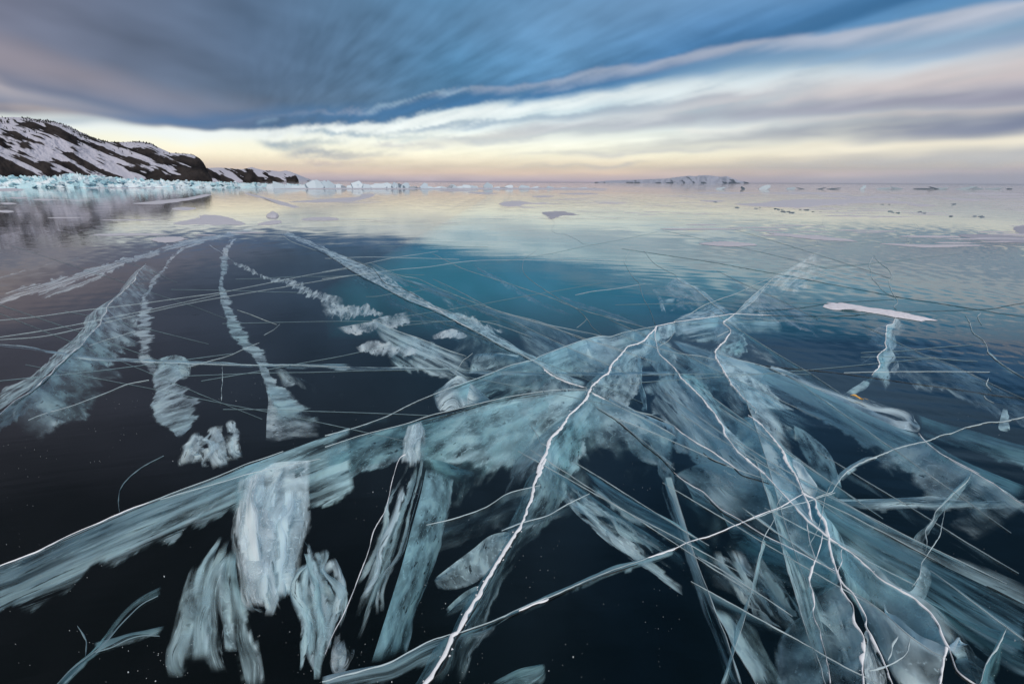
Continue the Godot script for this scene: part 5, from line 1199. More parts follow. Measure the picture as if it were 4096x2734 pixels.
	for i in 64:
		var fam := 0 if i < 34 else 1 if i < 46 else 2 if i < 56 else 3
		var box: Array = [[2400, 1400, 4200, 2750], [2900, 1700, 4000, 2750], [100, 1900, 2200, 2750], [1400, 1080, 3300, 1500]][fam]
		var x0 := rng.randf_range(box[0], box[2])
		var y0 := rng.randf_range(box[1], box[3])
		if Rect2(1900, 2180, 850, 600).has_point(Vector2(x0, y0)) or Rect2(3300, 1840, 560, 170).has_point(Vector2(x0, y0)) or Rect2(3330, 2200, 520, 560).has_point(Vector2(x0, y0)) or Rect2(3700, 2020, 500, 330).has_point(Vector2(x0, y0)) or (fam == 2 and (i % 2 == 0 or y0 > 2350.0)): continue
		var slope: float = [rng.randf_range(0.42, 0.75), rng.randf_range(1.4, 3.5) * (1.0 if i % 2 else -1.0), rng.randf_range(-0.55, -0.32), rng.randf_range(0.25, 0.5)][fam]
		var long := rng.randf_range(350.0, 950.0) * (0.7 if fam else 1.0)
		if fam == 1: long *= 0.4
		var drop := rng.randf_range(50.0, 190.0)
		var top := []
		var low := []
		for k in 5:
			var f := k / 4.0 - 0.5
			var bend := rng.randf_range(-10.0, 10.0)
			top.append_array([x0 + f * long + bend, maxf(1010.0, y0 + f * long * slope + bend)])
			low.append_array([x0 + f * long * 0.9 + drop * (0.25 if slope > 0.0 else -0.2) + rng.randf_range(-15.0, 15.0), maxf(1020.0, y0 + f * long * 0.9 * slope + drop * (0.35 if absf(slope) > 1.0 else 1.0) + rng.randf_range(-20.0, 20.0))])
		if absf(slope) > 1.0:
			for k in 5: low[k * 2] += drop
		if Rect2(2900, 1420, 850, 360).has_point(Vector2(x0, y0)):   # the white flap lies clear
			for k in 3: rng.randf()
			continue
		crack("fracture_veil", "lesser pale fracture veil crossing among the great cracks", "frosted ice", [["hairline", rng.randf_range(3.0, 6.0), "S", top, {"t0": 0.1, "t1": 0.1}]],
			[[kinds[i % 4], "S", top, 0.012, "S", low, rng.randf_range(0.12, 0.34), {"a": rng.randf_range(0.5, 0.95), "c": [teal, grey, deep][i % 3], "hole": 0.6, "jag": 0.3, "ends": 0.15, "white": 0.6, "fx": 0.8, "fy": 2.0, "cell": 0.014 if fam < 3 else 0.03, "fall": 0.5}]], "lesser fracture veils among the cracks")
	# --- soft veils in the blue ice beyond the star
	crack("pale_veil", "soft bluish white veil slanting through the blue ice beyond the star of cracks", "frosted ice", [],
		[["streak", "B", [950, 80, 1150, 170, 1300, 260, 1450, 340, 1600, 400, 1720, 450], 0.02, "B", [1000, 120, 1150, 220, 1300, 310, 1450, 400, 1600, 460, 1700, 490], 0.12, {"a": 0.88, "c": pale, "hole": 0.45, "jag": 0.4, "jagt": 0.3, "ends": 0.1, "cell": 0.035, "fx": 0.5}],
		["streak", "B", [1550, 290, 1750, 360, 1950, 420, 2150, 500], 0.02, "B", [1560, 340, 1750, 410, 1950, 480, 2100, 525], 0.12, {"a": 0.88, "c": pale, "hole": 0.45, "jag": 0.4, "jagt": 0.3, "ends": 0.1, "cell": 0.03, "fx": 0.5}],
		["streak", "B", [300, 85, 480, 170, 750, 258, 1000, 358, 1250, 435, 1500, 500, 1800, 565], 0.012, "B", [280, 150, 480, 230, 720, 300, 960, 400, 1200, 480, 1450, 540, 1760, 590], 0.15, {"a": 0.88, "c": grey, "hole": 0.45, "jag": 0.45, "ends": 0.06, "cell": 0.03, "fx": 0.6}],
		["misty", "B", [2110, 200, 2200, 270, 2240, 340, 2260, 420], 0.02, "B", [2170, 210, 2250, 270, 2270, 340, 2290, 490], 0.06, {"a": 0.76, "c": grey, "hole": 0.5, "jag": 0.3, "ends": 0.1, "cell": 0.03}],
		["misty", "B", [2240, 345, 2290, 330, 2349, 320], 0.02, "B", [2260, 400, 2300, 420, 2360, 410], 0.08, {"a": 0.64, "c": grey, "hole": 0.5, "jag": 0.3, "ends": 0.2, "cell": 0.03}]])
	crack("pale_veil", "pale torn curtain of ice under the crack just beyond the star", "frosted ice", [],
		[["misty", "B", [1480, 700, 1600, 655, 1740, 610, 1830, 600, 1880, 650], 0.02, "B", [1560, 760, 1680, 720, 1780, 780, 1840, 800, 1950, 740], 0.2, {"a": 0.94, "c": grey, "hole": 0.5, "jag": 0.3, "ends": 0.08, "white": 0.5}],
		["misty", "B", [2100, 680, 2130, 760, 2120, 860, 2150, 980, 2160, 1080], 0.06, "B", [2040, 830, 2060, 900, 2080, 980, 2100, 1060, 2110, 1090], 0.2, {"a": 0.88, "c": grey, "hole": 0.4, "jag": 0.3, "ends": 0.1, "white": 0.5}],
		["torn", "B", [740, 960, 830, 880, 900, 840, 960, 880, 1050, 950, 1110, 1010], 0.02, "B", [735, 1030, 770, 1090, 860, 1080, 960, 1050, 1040, 1030, 1110, 1010], 0.16, {"a": 1.70, "c": pale, "hole": 0.35, "jag": 0.1, "ends": 0.06, "white": 0.8, "cell": 0.01}],
		["misty", "B", [740, 960, 830, 880, 900, 840, 960, 880, 1050, 950, 1110, 1010], 0.03, "B", [735, 1030, 770, 1090, 860, 1080, 960, 1050, 1040, 1030, 1110, 1010], 0.18, {"a": 0.88, "c": grey, "hole": 0.4, "jag": 0.1, "ends": 0.06, "cell": 0.012}]])
	crack("ice_sprig", "thin twisted sprig of clear ice lying in black ice under the long crack's veil", "ice sprig",
		[["faint", 3, "D", [380, 1515, 480, 1410, 600, 1320, 700, 1240, 800, 1120, 880, 1040, 960, 970, 1060, 920]], ["faint", 3, "D", [640, 1300, 760, 1260, 860, 1210, 960, 1185, 1070, 1190]]],
		[["torn", "D", [370, 1520, 480, 1410, 620, 1300, 720, 1190, 800, 1100, 860, 1030, 960, 960, 1080, 910], 0.04, "D", [450, 1540, 560, 1430, 700, 1330, 790, 1220, 860, 1120, 930, 1040, 1000, 980, 1100, 920], 0.10, {"a": 0.99, "c": teal, "hole": 0.5, "jag": 0.3, "ends": 0.05}],
		["torn", "D", [640, 1300, 760, 1240, 860, 1190, 960, 1178, 1070, 1185], 0.05, "D", [660, 1330, 780, 1310, 880, 1280, 980, 1240, 1070, 1205], 0.10, {"a": 0.76, "c": deep, "hole": 0.5, "jag": 0.3, "ends": 0.08}]])
	crack("ice_sprig", "dim torn tuft of ice deep in black ice beside the broad white crack", "ice sprig", [],
		[["torn", "E", [1110, 1510, 1200, 1460, 1290, 1415, 1370, 1395, 1470, 1390], 0.15, "E", [1200, 1580, 1300, 1560, 1400, 1540, 1470, 1500, 1490, 1440], 0.25, {"a": 0.76, "c": deep, "hole": 0.5, "jag": 0.3, "ends": 0.1}]])

# ---------------------------------------------------------------- snow patches and drifts lying on the ice
func patch_mesh(outline: PackedVector3Array, tall: float, sd: int, ragged := 0.22) -> ArrayMesh:
	var n := 72
	var c := resample(outline, n, true)
	var mid := Vector3.ZERO
	for p in c: mid += p / n
	var v := PackedVector3Array()
	var rings := [1.0, 0.94, 0.82, 0.6, 0.3]
	var hs := [-0.03, 0.35, 0.7, 0.92, 1.0]
	for k in rings.size():
		for i in n:
			var q := c[i] - mid
			var f: float = rings[k] * (1.0 + ragged * nb.get_noise_2d(i * 9.0, sd * 11.0) + ragged * 0.7 * nb.get_noise_2d(i * 40.0, sd * 5.0))
			if i > n - 8: f = lerpf(f, rings[k], (i - n + 8) / 8.0)
			if i < 8: f = lerpf(rings[k], f, i / 8.0)
			var p := mid + q * f
			p.y = tall * 0.5 * hs[k] * (1.0 + (0.35 * nb.get_noise_2d(p.x * 30.0, p.z * 30.0) if k > 0 else 0.0))
			v.append(p)
	v.append(mid + Vector3(0, tall * 0.5, 0))
	var idx := PackedInt32Array()
	for k in rings.size() - 1:
		for i in n:
			var a := k * n + i
			var b := k * n + (i + 1) % n
			idx.append_array(PackedInt32Array([a, b, a + n, b, b + n, a + n]))
	var top := v.size() - 1
	for i in n:
		idx.append_array(PackedInt32Array([(rings.size() - 1) * n + i, (rings.size() - 1) * n + (i + 1) % n, top]))
	# turn the faces upward whichever way the outline ran
	var area := 0.0
	for i in n:
		area += c[i].x * c[(i + 1) % n].z - c[(i + 1) % n].x * c[i].z
	if area < 0.0:
		flipped(idx)
	return arrays_mesh(v, idx)

func patch(label: String, win: String, flat: Array, tall := 0.03, m := "snow", called := "snow_patch", group := "") -> void:
	serial += 1
	var o := obj(called, patch_mesh(gpts(win, flat), tall, serial), M[m])
	tag(o, label, "snow", group)

func make_snow() -> void:
	patch("bright spindle-shaped snow patch on dark blue ice", "C", [1000, 378, 1050, 355, 1130, 355, 1220, 370, 1300, 385, 1450, 405, 1600, 435, 1730, 467, 1650, 473, 1500, 452, 1350, 425, 1200, 402, 1080, 400], 0.03, "bright_snow")
	patch("broad snow patch split by a thin dark crack on pale far ice", "P", [1250, 852, 1330, 836, 1430, 815, 1455, 795, 1530, 795, 1600, 800, 1680, 825, 1770, 855, 1740, 866, 1500, 862, 1330, 864], 0.05)
	patch("low snow patch lying next to the broad split one", "P", [1860, 862, 1930, 842, 1990, 832, 2030, 838, 2025, 852, 1960, 864], 0.05)
	patch("small oval snow patch in front of the broad split one", "P", [1090, 972, 1150, 956, 1260, 950, 1340, 965, 1280, 985, 1160, 990], 0.03)
	patch("small pointed snow lump beyond the low snow patch", "P", [1925, 808, 1950, 792, 1972, 780, 1998, 788, 2012, 800, 1990, 812], 0.22)
	patch("long thin snow streak in front of the headland's dark reflection", "P", [960, 710, 1150, 696, 1300, 680, 1400, 660, 1490, 642, 1520, 650, 1440, 672, 1330, 692, 1150, 714], 0.03)
	patch("short snow streak near the broad split snow patch", "P", [1240, 748, 1330, 736, 1420, 746, 1340, 760], 0.03)
	patch("snow ridge piled along a winding crack on the pale ice", "P", [1760, 632, 1850, 650, 1950, 676, 2050, 700, 2125, 722, 2128, 732, 2070, 734, 1990, 708, 1900, 674, 1820, 655], 0.07)
	patch("snow-lined crack with a hooked far end", "Q", [80, 700, 280, 694, 480, 688, 590, 672, 670, 655, 625, 645, 715, 638, 708, 658, 620, 684, 500, 702, 280, 703], 0.05)
	patch("flat oval snow patch on blue-edged pale ice", "Q", [190, 826, 260, 812, 380, 809, 452, 820, 430, 832, 250, 834], 0.03)
	patch("crescent snow patch curled round a dark crack", "Q", [1622, 712, 1680, 697, 1770, 694, 1860, 706, 1800, 718, 1745, 730, 1660, 730], 0.05)
	patch("grey rough patch of crusted snow beyond a thin crack", "Q", [1930, 775, 2000, 768, 2080, 766, 2180, 794, 2090, 796, 2040, 808, 1995, 824, 1960, 798], 0.006, "crust")
	patch("large flat snow drift with dark ragged near rim on the far rippled ice", "R", [250, 716, 400, 710, 560, 692, 760, 680, 1000, 680, 1200, 684, 1440, 690, 1360, 704, 1100, 711, 960, 720, 820, 734, 700, 744, 560, 740, 400, 732], 0.06)
	patch("narrow snow drift just beyond the large flat one", "R", [1050, 672, 1150, 660, 1300, 656, 1400, 664, 1250, 674, 1130, 678], 0.05)
	patch("grey crusted tongue of ice reaching over pale rippled ice", "R", [1880, 936, 2000, 932, 2150, 940, 2380, 955, 2420, 1000, 2200, 985, 2020, 972, 1930, 955], 0.012, "crust")
	patch("dark crusted patch of ice beyond a grey tongue", "R", [2270, 890, 2330, 868, 2450, 860, 2450, 930, 2320, 925], 0.012, "crust")
	for q in [["P", [0, 606, 90, 600, 180, 612, 90, 622, 0, 622]], ["P", [-20, 764, 40, 758, 100, 768, 40, 778]], ["P", [230, 682, 310, 676, 400, 684, 320, 690]], ["P", [60, 668, 140, 664, 200, 670, 130, 676]], ["P", [0, 708, 70, 704, 120, 712, 50, 718]], ["P", [330, 586, 700, 590, 1100, 588, 1500, 592, 1100, 601, 700, 602]],
		["Q", [1180, 617, 1300, 612, 1440, 618, 1300, 624]], ["Q", [1390, 632, 1480, 628, 1600, 638, 1500, 644]], ["Q", [1850, 660, 1950, 654, 2020, 658, 1930, 668]], ["Q", [2040, 640, 2200, 634, 2349, 640, 2200, 648]],
		["R", [-50, 634, 200, 628, 430, 634, 200, 642]], ["R", [430, 636, 800, 628, 1150, 640, 800, 646]], ["R", [900, 660, 1020, 654, 1120, 662, 1000, 668]], ["R", [1200, 640, 1500, 650, 1740, 656, 1480, 662]], ["R", [1500, 718, 1600, 714, 1720, 726, 1600, 732]], ["R", [1700, 668, 1950, 676, 2120, 688, 1900, 690]], ["R", [1900, 638, 2100, 632, 2380, 644, 2100, 652]], ["R", [2050, 662, 2250, 656, 2420, 664, 2200, 670]], ["R", [0, 690, 100, 688, 190, 694, 90, 700]], ["R", [480, 920, 700, 935, 950, 955, 1150, 985, 900, 975, 650, 950]], ["R", [1300, 1000, 1600, 1010, 1900, 1020, 1600, 1026]], ["R", [1250, 700, 1420, 694, 1560, 706, 1400, 712]], ["R", [0, 1000, 200, 985, 420, 1010, 200, 1020]]]:
		patch("thin streak of drifted snow on the far reflecting ice", q[0], q[1], 0.03, "snow", "snow_streak", "thin snow streaks on the far ice")
	# frost dust and scuffs lying over the middle and far ice
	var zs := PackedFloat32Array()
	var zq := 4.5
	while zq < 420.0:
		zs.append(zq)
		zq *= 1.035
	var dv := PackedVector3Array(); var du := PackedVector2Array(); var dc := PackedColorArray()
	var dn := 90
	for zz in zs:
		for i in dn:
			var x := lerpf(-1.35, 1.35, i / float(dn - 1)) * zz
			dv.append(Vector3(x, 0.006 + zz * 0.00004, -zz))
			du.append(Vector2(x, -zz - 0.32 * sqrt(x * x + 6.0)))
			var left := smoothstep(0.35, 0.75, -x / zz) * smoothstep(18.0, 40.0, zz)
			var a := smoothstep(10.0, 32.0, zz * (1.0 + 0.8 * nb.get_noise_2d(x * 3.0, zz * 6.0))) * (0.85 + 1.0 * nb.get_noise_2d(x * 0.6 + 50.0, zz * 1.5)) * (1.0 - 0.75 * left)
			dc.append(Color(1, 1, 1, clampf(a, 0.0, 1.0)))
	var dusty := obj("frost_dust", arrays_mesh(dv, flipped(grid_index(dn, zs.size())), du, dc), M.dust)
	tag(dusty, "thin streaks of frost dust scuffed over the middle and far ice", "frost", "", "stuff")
	# scattered crust, beyond counting
	rng.seed = 404
	var st := patch_mesh(PackedVector3Array([Vector3(-1, 0, 0), Vector3(-0.5, 0, -0.7), Vector3(0.3, 0, -0.8), Vector3(1, 0, -0.1), Vector3(0.5, 0, 0.7), Vector3(-0.4, 0, 0.9)]), 0.03, 77, 0.35)
	var list: Array[Transform3D] = []
	while list.size() < 900:
		var d := 14.0 * exp(rng.randf() * 4.2)
		var az := rng.randf_range(-56.0, 56.0)
		var p := Vector3(sin(deg_to_rad(az)) * d, 0.0, -cos(deg_to_rad(az)) * d)
		var cl := nb.get_noise_2d(p.x * 4.0 / (1.0 + d * 0.02), p.z * 9.0 / (1.0 + d * 0.05))
		var want := 0.42 - 0.32 * smoothstep(-10.0, 30.0, az) - 0.1 * smoothstep(60.0, 300.0, d)
		if cl < want or (d < 30.0 and rng.randf() < 0.6): continue
		var L := rng.randf_range(0.15, 0.9) * (0.5 + d * 0.012)
		list.append(Transform3D(Basis(Vector3.UP, rng.randf_range(-0.25, 0.25)).scaled(Vector3(L * 1.6, 0.6, L * rng.randf_range(0.25, 0.6))), p))
	var mm := MultiMesh.new()
	mm.transform_format = MultiMesh.TRANSFORM_3D
	mm.mesh = st
	mm.instance_count = list.size()
	for i in list.size(): mm.set_instance_transform(i, list[i])
	var o := MultiMeshInstance3D.new()
	o.multimesh = mm
	o.material_override = M.snow
	o.name = "snow_crust"
	add_child(o)
	tag(o, "scattered crusts of wind-blown snow dotting the far ice", "snow", "", "stuff")

# ---------------------------------------------------------------- broken ice: pressure ridges of tilted slabs
func slab_mesh(w: float, h: float, thick: float, sides: int, sd: int) -> ArrayMesh:
	var r := RandomNumberGenerator.new()
	r.seed = sd
	var ring := PackedVector2Array()
	for i in sides:
		var a := TAU * (i + r.randf_range(-0.25, 0.25)) / sides
		ring.append(Vector2(cos(a) * w * 0.5 * r.randf_range(0.75, 1.1), sin(a) * h * 0.5 * r.randf_range(0.75, 1.1)))
	var st := SurfaceTool.new()
	st.begin(Mesh.PRIMITIVE_TRIANGLES)
	st.set_smooth_group(-1)
	var t := thick * 0.5
	for i in sides:
		var a := ring[i]
		var b := ring[(i + 1) % sides]
		var ai := a * 0.93
		var bi := b * 0.93
		for z in [1.0, -1.0]:
			var tri := [Vector3(0, 0, t * z), Vector3(bi.x, bi.y, t * z), Vector3(ai.x, ai.y, t * z), Vector3(ai.x, ai.y, t * z), Vector3(bi.x, bi.y, t * z), Vector3(a.x, a.y, t * z * 0.6), Vector3(a.x, a.y, t * z * 0.6), Vector3(bi.x, bi.y, t * z), Vector3(b.x, b.y, t * z * 0.6)]
			if z < 0.0: tri.reverse()
			for p in tri: st.add_vertex(p)
		for p in [Vector3(a.x, a.y, -t * 0.6), Vector3(a.x, a.y, t * 0.6), Vector3(b.x, b.y, t * 0.6), Vector3(a.x, a.y, -t * 0.6), Vector3(b.x, b.y, t * 0.6), Vector3(b.x, b.y, -t * 0.6)]:
			st.add_vertex(p)
	st.generate_normals()
	return st.commit()

func make_rubble() -> void:
	rng.seed = 2024
	var shapes := []
	for k in 8: shapes.append(slab_mesh(1.0, 1.0, [0.16, 0.22, 0.3, 0.18, 0.5, 0.7, 0.4, 0.25][k], [5, 6, 5, 7, 6, 5, 6, 4][k], 900 + k))
	# turquoise ridge at the foot of the headland
	var env := [-260, 398, -120, 399, 0, 400, 60, 402, 110, 401, 150, 397, 190, 394, 225, 398, 260, 404, 300, 408, 360, 410, 420, 412, 480, 414, 560, 417, 640, 420, 720, 423]
	var env_at := func(u: float) -> float:
		for k in range(0, env.size() - 2, 2):
			if u <= env[k + 2]: return lerpf(env[k + 1], env[k + 3], clampf((u - env[k]) / float(env[k + 2] - env[k]), 0.0, 1.0))
		return 424.0
	# its core: a heap too broken up to count
	var cols := 420
	var rows := 26
	var v := PackedVector3Array(); var col := PackedColorArray()
	for r in rows:
		for c in cols:
			var u := lerpf(-260.0, 720.0, float(c) / (cols - 1))
			var base := ground(src("G", u, 430.5 - 0.001 * u))
			var flat := Vector3(base.x, 0, base.z)
			var d := flat.length()
			flat /= d
			var top := ray(src("G", u, env_at.call(u)))
			var hh := maxf(0.25, EYE + (d + 5.0) * tan(asin(top.y))) * 0.92
			var t := float(r) / (rows - 1)
			var prof := pow(sin(PI * clampf(t, 0.0, 1.0)), 0.8)
			var p := flat * (d + t * 10.0)
			var blk := nb.get_noise_2d(p.x * 14.0, p.z * 14.0) + 0.6 * nb.get_noise_2d(p.x * 45.0, p.z * 45.0 + 60.0)
			p.y = hh * prof * (0.82 + 0.45 * blk) - 0.05
			v.append(p)
			var tone := clampf(0.5 + 1.3 * nb.get_noise_2d(p.x * 8.0 + 500.0, p.z * 8.0 + p.y * 30.0), 0.0, 1.0)
			col.append(Color(0.44, 0.68, 0.75).lerp(Color(0.74, 0.82, 0.86), tone))
	var core := obj("ice_heap", arrays_mesh(v, flipped(grid_index(cols, rows)), PackedVector2Array(), col), M.heap)
	tag(core, "long heap of crushed turquoise ice along the foot of the headland", "ice", "", "stuff")
	for i in 230:
		var u := rng.randf_range(-60.0, 700.0)
		if rng.randf() < 0.35: u = rng.randf_range(0.0, 300.0)
		var base := ground(src("G", u, 430.5))
		var flat := Vector3(base.x, 0, base.z)
		var d := flat.length()
		flat /= d
		var top := ray(src("G", u, env_at.call(u)))
		var hh := maxf(0.3, EYE + (d + 4.0) * tan(asin(top.y)))
		var t := rng.randf()
		var size := rng.randf_range(0.4, 1.25) * (0.55 + 0.22 * hh)
		var p := flat * (d + t * 6.0)
		p.y = hh * pow(sin(PI * minf(0.5, t * 0.7)), 0.8) * rng.randf_range(0.55, 1.0)
		p.y = maxf(p.y - size * 0.2, size * 0.12)
		var o := obj("ice_block", shapes[i % 8], M.turquoise if rng.randf() < 0.6 else M.turquoise_pale)
		o.transform = Transform3D(Basis.from_euler(Vector3(rng.randf_range(-1.2, 0.6), rng.randf() * TAU, rng.randf_range(-0.7, 0.7))).scaled(Vector3(size, size * rng.randf_range(0.5, 1.0), size)), p)
		tag(o, "block of turquoise ice in the heap under the snowy headland", "ice block", "turquoise ice blocks under the headland")
	# tilted slabs of the ridge that crosses the bay: [x in Q, top in Q, width in Q, lean, dark]
	var n := 0
	for s in [[-30, 572, 60, 0.2, 0], [30, 568, 70, -0.4, 0], [90, 580, 50, 0.3, 0], [150, 582, 60, -0.2, 0], [210, 584, 60, 0.2, 0], [270, 558, 60, 0.25, 0], [305, 552, 70, -0.3, 0], [340, 560, 50, 0.4, 0], [372, 547, 40, 0.6, 0], [400, 562, 60, -0.7, 0], [450, 576, 60, 0.2, 0], [485, 574, 50, -0.2, 1], [540, 582, 50, 0.2, 0], [595, 560, 60, 0.1, 0], [622, 568, 30, 0.8, 0], [660, 574, 60, -0.2, 0], [700, 578, 60, 0.2, 0], [760, 572, 70, -0.1, 0], [805, 568, 60, 0.3, 0], [850, 572, 50, -0.2, 0], [868, 566, 50, 0.9, 0], [915, 568, 50, -0.5, 1], [940, 572, 60, 0.6, 0], [985, 584, 70, 0.1, 1], [1030, 592, 40, -0.3, 1], [1078, 574, 50, 0.5, 0], [1110, 588, 70, -0.1, 0], [1170, 592, 60, 0.2, 0], [1215, 590, 60, -0.2, 0], [1260, 580, 50, 0.3, 1], [1290, 580, 50, -0.3, 0], [1330, 588, 60, 0.1, 0], [1380, 578, 70, 0.05, 0], [1440, 586, 50, -0.2, 0], [1490, 598, 50, 0.1, 1], [1540, 568, 70, -0.5, 0], [1600, 592, 50, 0.2, 0], [1640, 590, 60, 0.0, 1], [1685, 584, 60, 0.3, 0], [1740, 598, 40, 0.2, 1], [1800, 582, 80, -0.1, 0], [1870, 594, 60, 0.2, 0], [1930, 598, 60, 0.0, 1], [1990, 590, 60, -0.3, 0], [2060, 598, 70, 0.2, 0], [2130, 600, 60, -0.2, 0], [2210, 598, 70, 0.1, 0], [2290, 600, 60, 0.2, 1]]:
		n += 1
		slab_at(src("Q", s[0], 604), src("Q", s[0], s[1]), s[2] * 0.55343, s[3], s[4], shapes[n % 4], "tilted slab of bluish ice in the ridge across the far bay" if not s[4] else "dark slab of ice lying in the ridge across the far bay", "slabs in the ridge across the bay")
	for s in [[150, 596, 60, 0.2, 0], [315, 588, 26, -0.5, 1], [470, 586, 60, 0.4, 0], [660, 596, 50, 0.1, 0], [740, 600, 60, -0.2, 1], [880, 598, 40, 0.2, 1], [970, 598, 60, 0.1, 1], [1180, 592, 40, 0.7, 0], [1330, 598, 70, 0.1, 0], [1430, 598, 50, -0.2, 0], [1610, 598, 70, 0.0, 1], [1700, 594, 60, -0.3, 1], [1740, 598, 60, 0.1, 0], [1920, 596, 70, 0.2, 0], [2010, 598, 60, -0.2, 0], [2120, 600, 70, 0.1, 0], [2242, 598, 20, 0.0, 1]]:
		n += 1
		slab_at(src("R", s[0], 608), src("R", s[0], s[1]), s[2] * 0.55343, s[3], s[4], shapes[n % 4], "small slab of pale ice standing out of the far open ice" if not s[4] else "small dark slab of ice on the far open ice", "slabs on the far open ice")
	# snow banked along the ridge
	for q in [[-60, 592, 300, 596, 700, 597, 1100, 598, 1100, 606, 700, 607, 300, 606, -60, 603], [1100, 598, 1500, 600, 1900, 600, 2349, 602, 2349, 612, 1900, 608, 1500, 607, 1100, 607]]:
		serial += 1
		var o := obj("snow_bank", patch_mesh(gpts("Q", q), 0.35, serial, 0.05), M.snow)
		tag(o, "low snow bank under the ice slabs across the far bay", "snow", "snow banks across the bay")
	# dark chunks strewn along the drift's rim and beyond
	for s in [[570, 780, 770, 22], [1380, 1640, 772, 26], [1640, 1900, 795, 6], [1950, 2070, 803, 14], [260, 450, 738, 20], [450, 820, 748, 24], [820, 1010, 766, 16], [1820, 1950, 716, 12], [1290, 1430, 720, 10], [0, 190, 696, 10]]:
		for k in int(s[3] * 0.22):
			var x := rng.randf_range(s[0], s[1])
			var p := ground(src("R", x, s[2] + rng.randf_range(-5, 6) + (x - s[0]) * 0.03))
			var size := rng.randf_range(0.03, 0.09) * (0.4 + p.length() * 0.03)
			var o := obj("ice_chunk", shapes[k % 8], M.slab_dark)
			o.transform = Transform3D(Basis.from_euler(Vector3(-1.3 + rng.randf() * 0.5, rng.randf() * TAU, 0)).scaled(Vector3(size * 3.0, size * 1.2, size * 0.5)), p + Vector3(0, size * 0.1, 0))
			tag(o, "dark chunk of ice strewn along a drift on the far rippled ice", "ice chunk", "dark chunks on the far rippled ice")

func slab_at(foot: Vector2, top: Vector2, wide: float, lean: float, dark: int, mesh: Mesh, label: String, group: String) -> void:
	var base := ground(foot)
	var d := Vector3(base.x, 0, base.z).length()
	var dir := ray(top)
	var tall := maxf(0.15, EYE + d * dir.y / Vector2(dir.x, dir.z).length())
	var w := wide / SRC_H * 2.0 * half_v * d * 1.3
	var o := obj("ice_slab", mesh, M.slab_dark if dark else M.slab)
	var face := atan2(-base.x, -base.z)
	var h := tall * 2.0 if not dark else tall * 1.0
	var b := Basis(Vector3.UP, face + lean) * Basis(Vector3.BACK, lean) * Basis(Vector3.RIGHT, -0.35)
	o.transform = Transform3D(b.scaled_local(Vector3(w, h, minf(w, h) * 0.9)), base + Vector3(0, tall * 0.42, 0))
	tag(o, label, "ice slab", group)

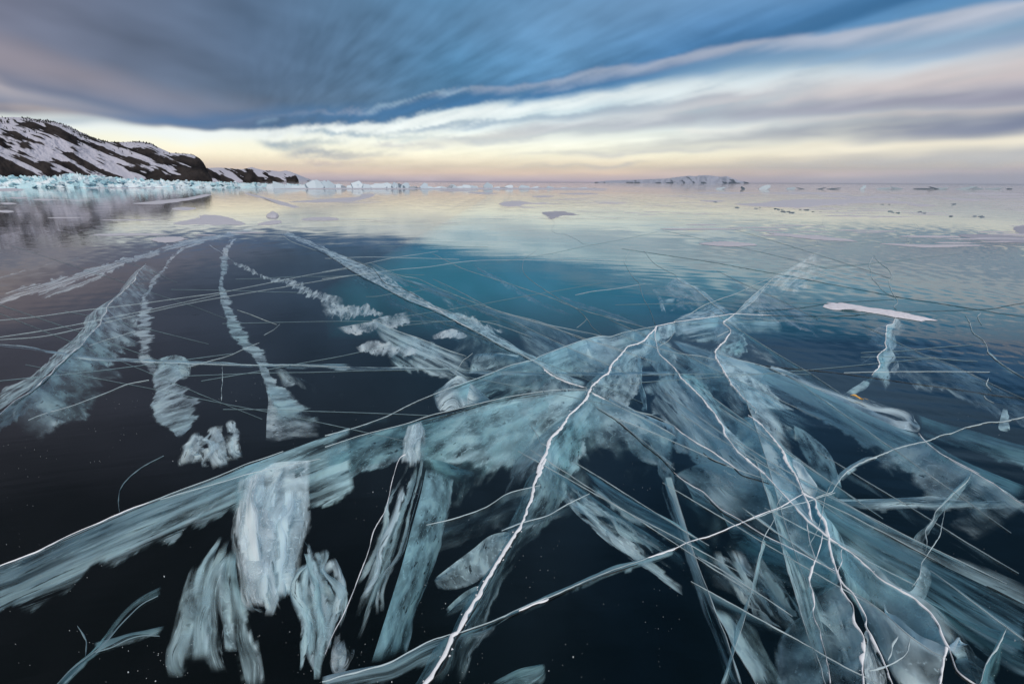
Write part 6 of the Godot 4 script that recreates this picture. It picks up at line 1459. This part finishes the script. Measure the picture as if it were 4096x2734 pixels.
# ---------------------------------------------------------------- small things
func make_small() -> void:
	# a dry leaf on the white flap
	var st := SurfaceTool.new()
	st.begin(Mesh.PRIMITIVE_TRIANGLES)
	var half := [0.0, 0.006, 0.012, 0.014, 0.010, 0.013, 0.007, 0.0]
	for i in 7:
		var x0 := -0.028 + i * 0.008
		var x1 := x0 + 0.008
		var y0 := 0.004 + 0.006 * sin(i * 0.8)
		var y1 := 0.004 + 0.006 * sin((i + 1) * 0.8)
		for s in [1.0, -1.0]:
			var a := Vector3(x0, y0, 0); var b := Vector3(x1, y1, 0)
			var c := Vector3(x0, y0 + 0.006, half[i] * s); var d := Vector3(x1, y1 + 0.006, half[i + 1] * s)
			for p in ([a, b, c, b, d, c] if s < 0.0 else [a, c, b, b, c, d]): st.add_vertex(p)
	st.generate_normals()
	var root := thing("dry_leaf", "small curled orange-brown leaf lying on the long white ice flap", "leaf", ground(src("C", 1224, 998)) + Vector3(0, 0.004, 0))
	root.rotation.y = -0.6
	root.scale = Vector3.ONE * 1.25
	obj("leaf_blade", st.commit(), M.leaf, root)
	var cm := CylinderMesh.new()
	cm.top_radius = 0.0007; cm.bottom_radius = 0.001; cm.height = 0.02; cm.radial_segments = 5; cm.rings = 1
	var stalk := obj("stalk", cm, M.leaf, root)
	stalk.rotation.z = PI / 2.2
	stalk.position = Vector3(0.037, 0.008, 0)
	# air bubbles frozen into the clear ice
	rng.seed = 66
	var sm := SphereMesh.new()
	sm.radius = 1.0; sm.height = 2.0; sm.radial_segments = 6; sm.rings = 3
	var mm := MultiMesh.new()
	mm.transform_format = MultiMesh.TRANSFORM_3D
	mm.mesh = sm
	var list: Array[Transform3D] = []
	while list.size() < 700:
		var px := Vector2(rng.randf() * SRC_W, 1500.0 + rng.randf() * 1300.0)
		if nb.get_noise_2d(px.x * 0.06, px.y * 0.06) < 0.12: continue
		var p := ground(px, rng.randf_range(0.03, 0.4))
		var r := rng.randf_range(0.0004, 0.0010) * (2.0 if rng.randf() < 0.06 else 1.0)
		list.append(Transform3D(Basis().scaled(Vector3(r, r * rng.randf_range(0.5, 3.0), r)), p))
	mm.instance_count = list.size()
	for i in list.size(): mm.set_instance_transform(i, list[i])
	var o := MultiMeshInstance3D.new()
	o.multimesh = mm
	o.material_override = M.bubble
	o.name = "air_bubbles"
	add_child(o)
	tag(o, "tiny white air bubbles frozen into the clear black ice", "bubbles", "", "stuff")

func _ready() -> void:
	# camera
	cam = Camera3D.new()
	cam.name = "camera"
	cam.fov = 73.74
	cam.near = 0.05
	cam.far = 60000.0
	cam.position = Vector3(0, EYE, 0)
	cam.basis = Basis(Vector3.RIGHT, -deg_to_rad(19.28)) * Basis(Vector3.BACK, deg_to_rad(0.28))
	add_child(cam)
	cam.current = true
	# sky, sun, exposure
	var env := Environment.new()
	env.background_mode = Environment.BG_SKY
	env.sky = Sky.new()
	env.sky.sky_material = make_sky()
	env.tonemap_mode = Environment.TONE_MAPPER_LINEAR
	env.tonemap_exposure = LIGHT
	env.background_energy_multiplier = 1.0 / LIGHT
	env.sdfgi_enabled = true
	env.ssao_enabled = true
	env.ssil_enabled = true
	env.volumetric_fog_enabled = true
	env.volumetric_fog_density = 0.0
	var we := WorldEnvironment.new()
	we.name = "world_environment"
	we.environment = env
	add_child(we)
	var sun := DirectionalLight3D.new()
	sun.name = "sun"
	sun.light_energy = 0.5
	sun.light_angular_distance = 40.0
	sun.light_color = Color(1.0, 0.96, 0.93)
	sun.shadow_enabled = true
	sun.basis = Basis(Vector3.UP, deg_to_rad(25.0)) * Basis(Vector3.RIGHT, deg_to_rad(-50.0))
	add_child(sun)
	nb.seed = 17; nb.frequency = 0.05; nb.fractal_octaves = 4
	make_materials()
	make_ice()
	make_land()
	make_cracks()
	make_snow()
	make_rubble()
	make_small()
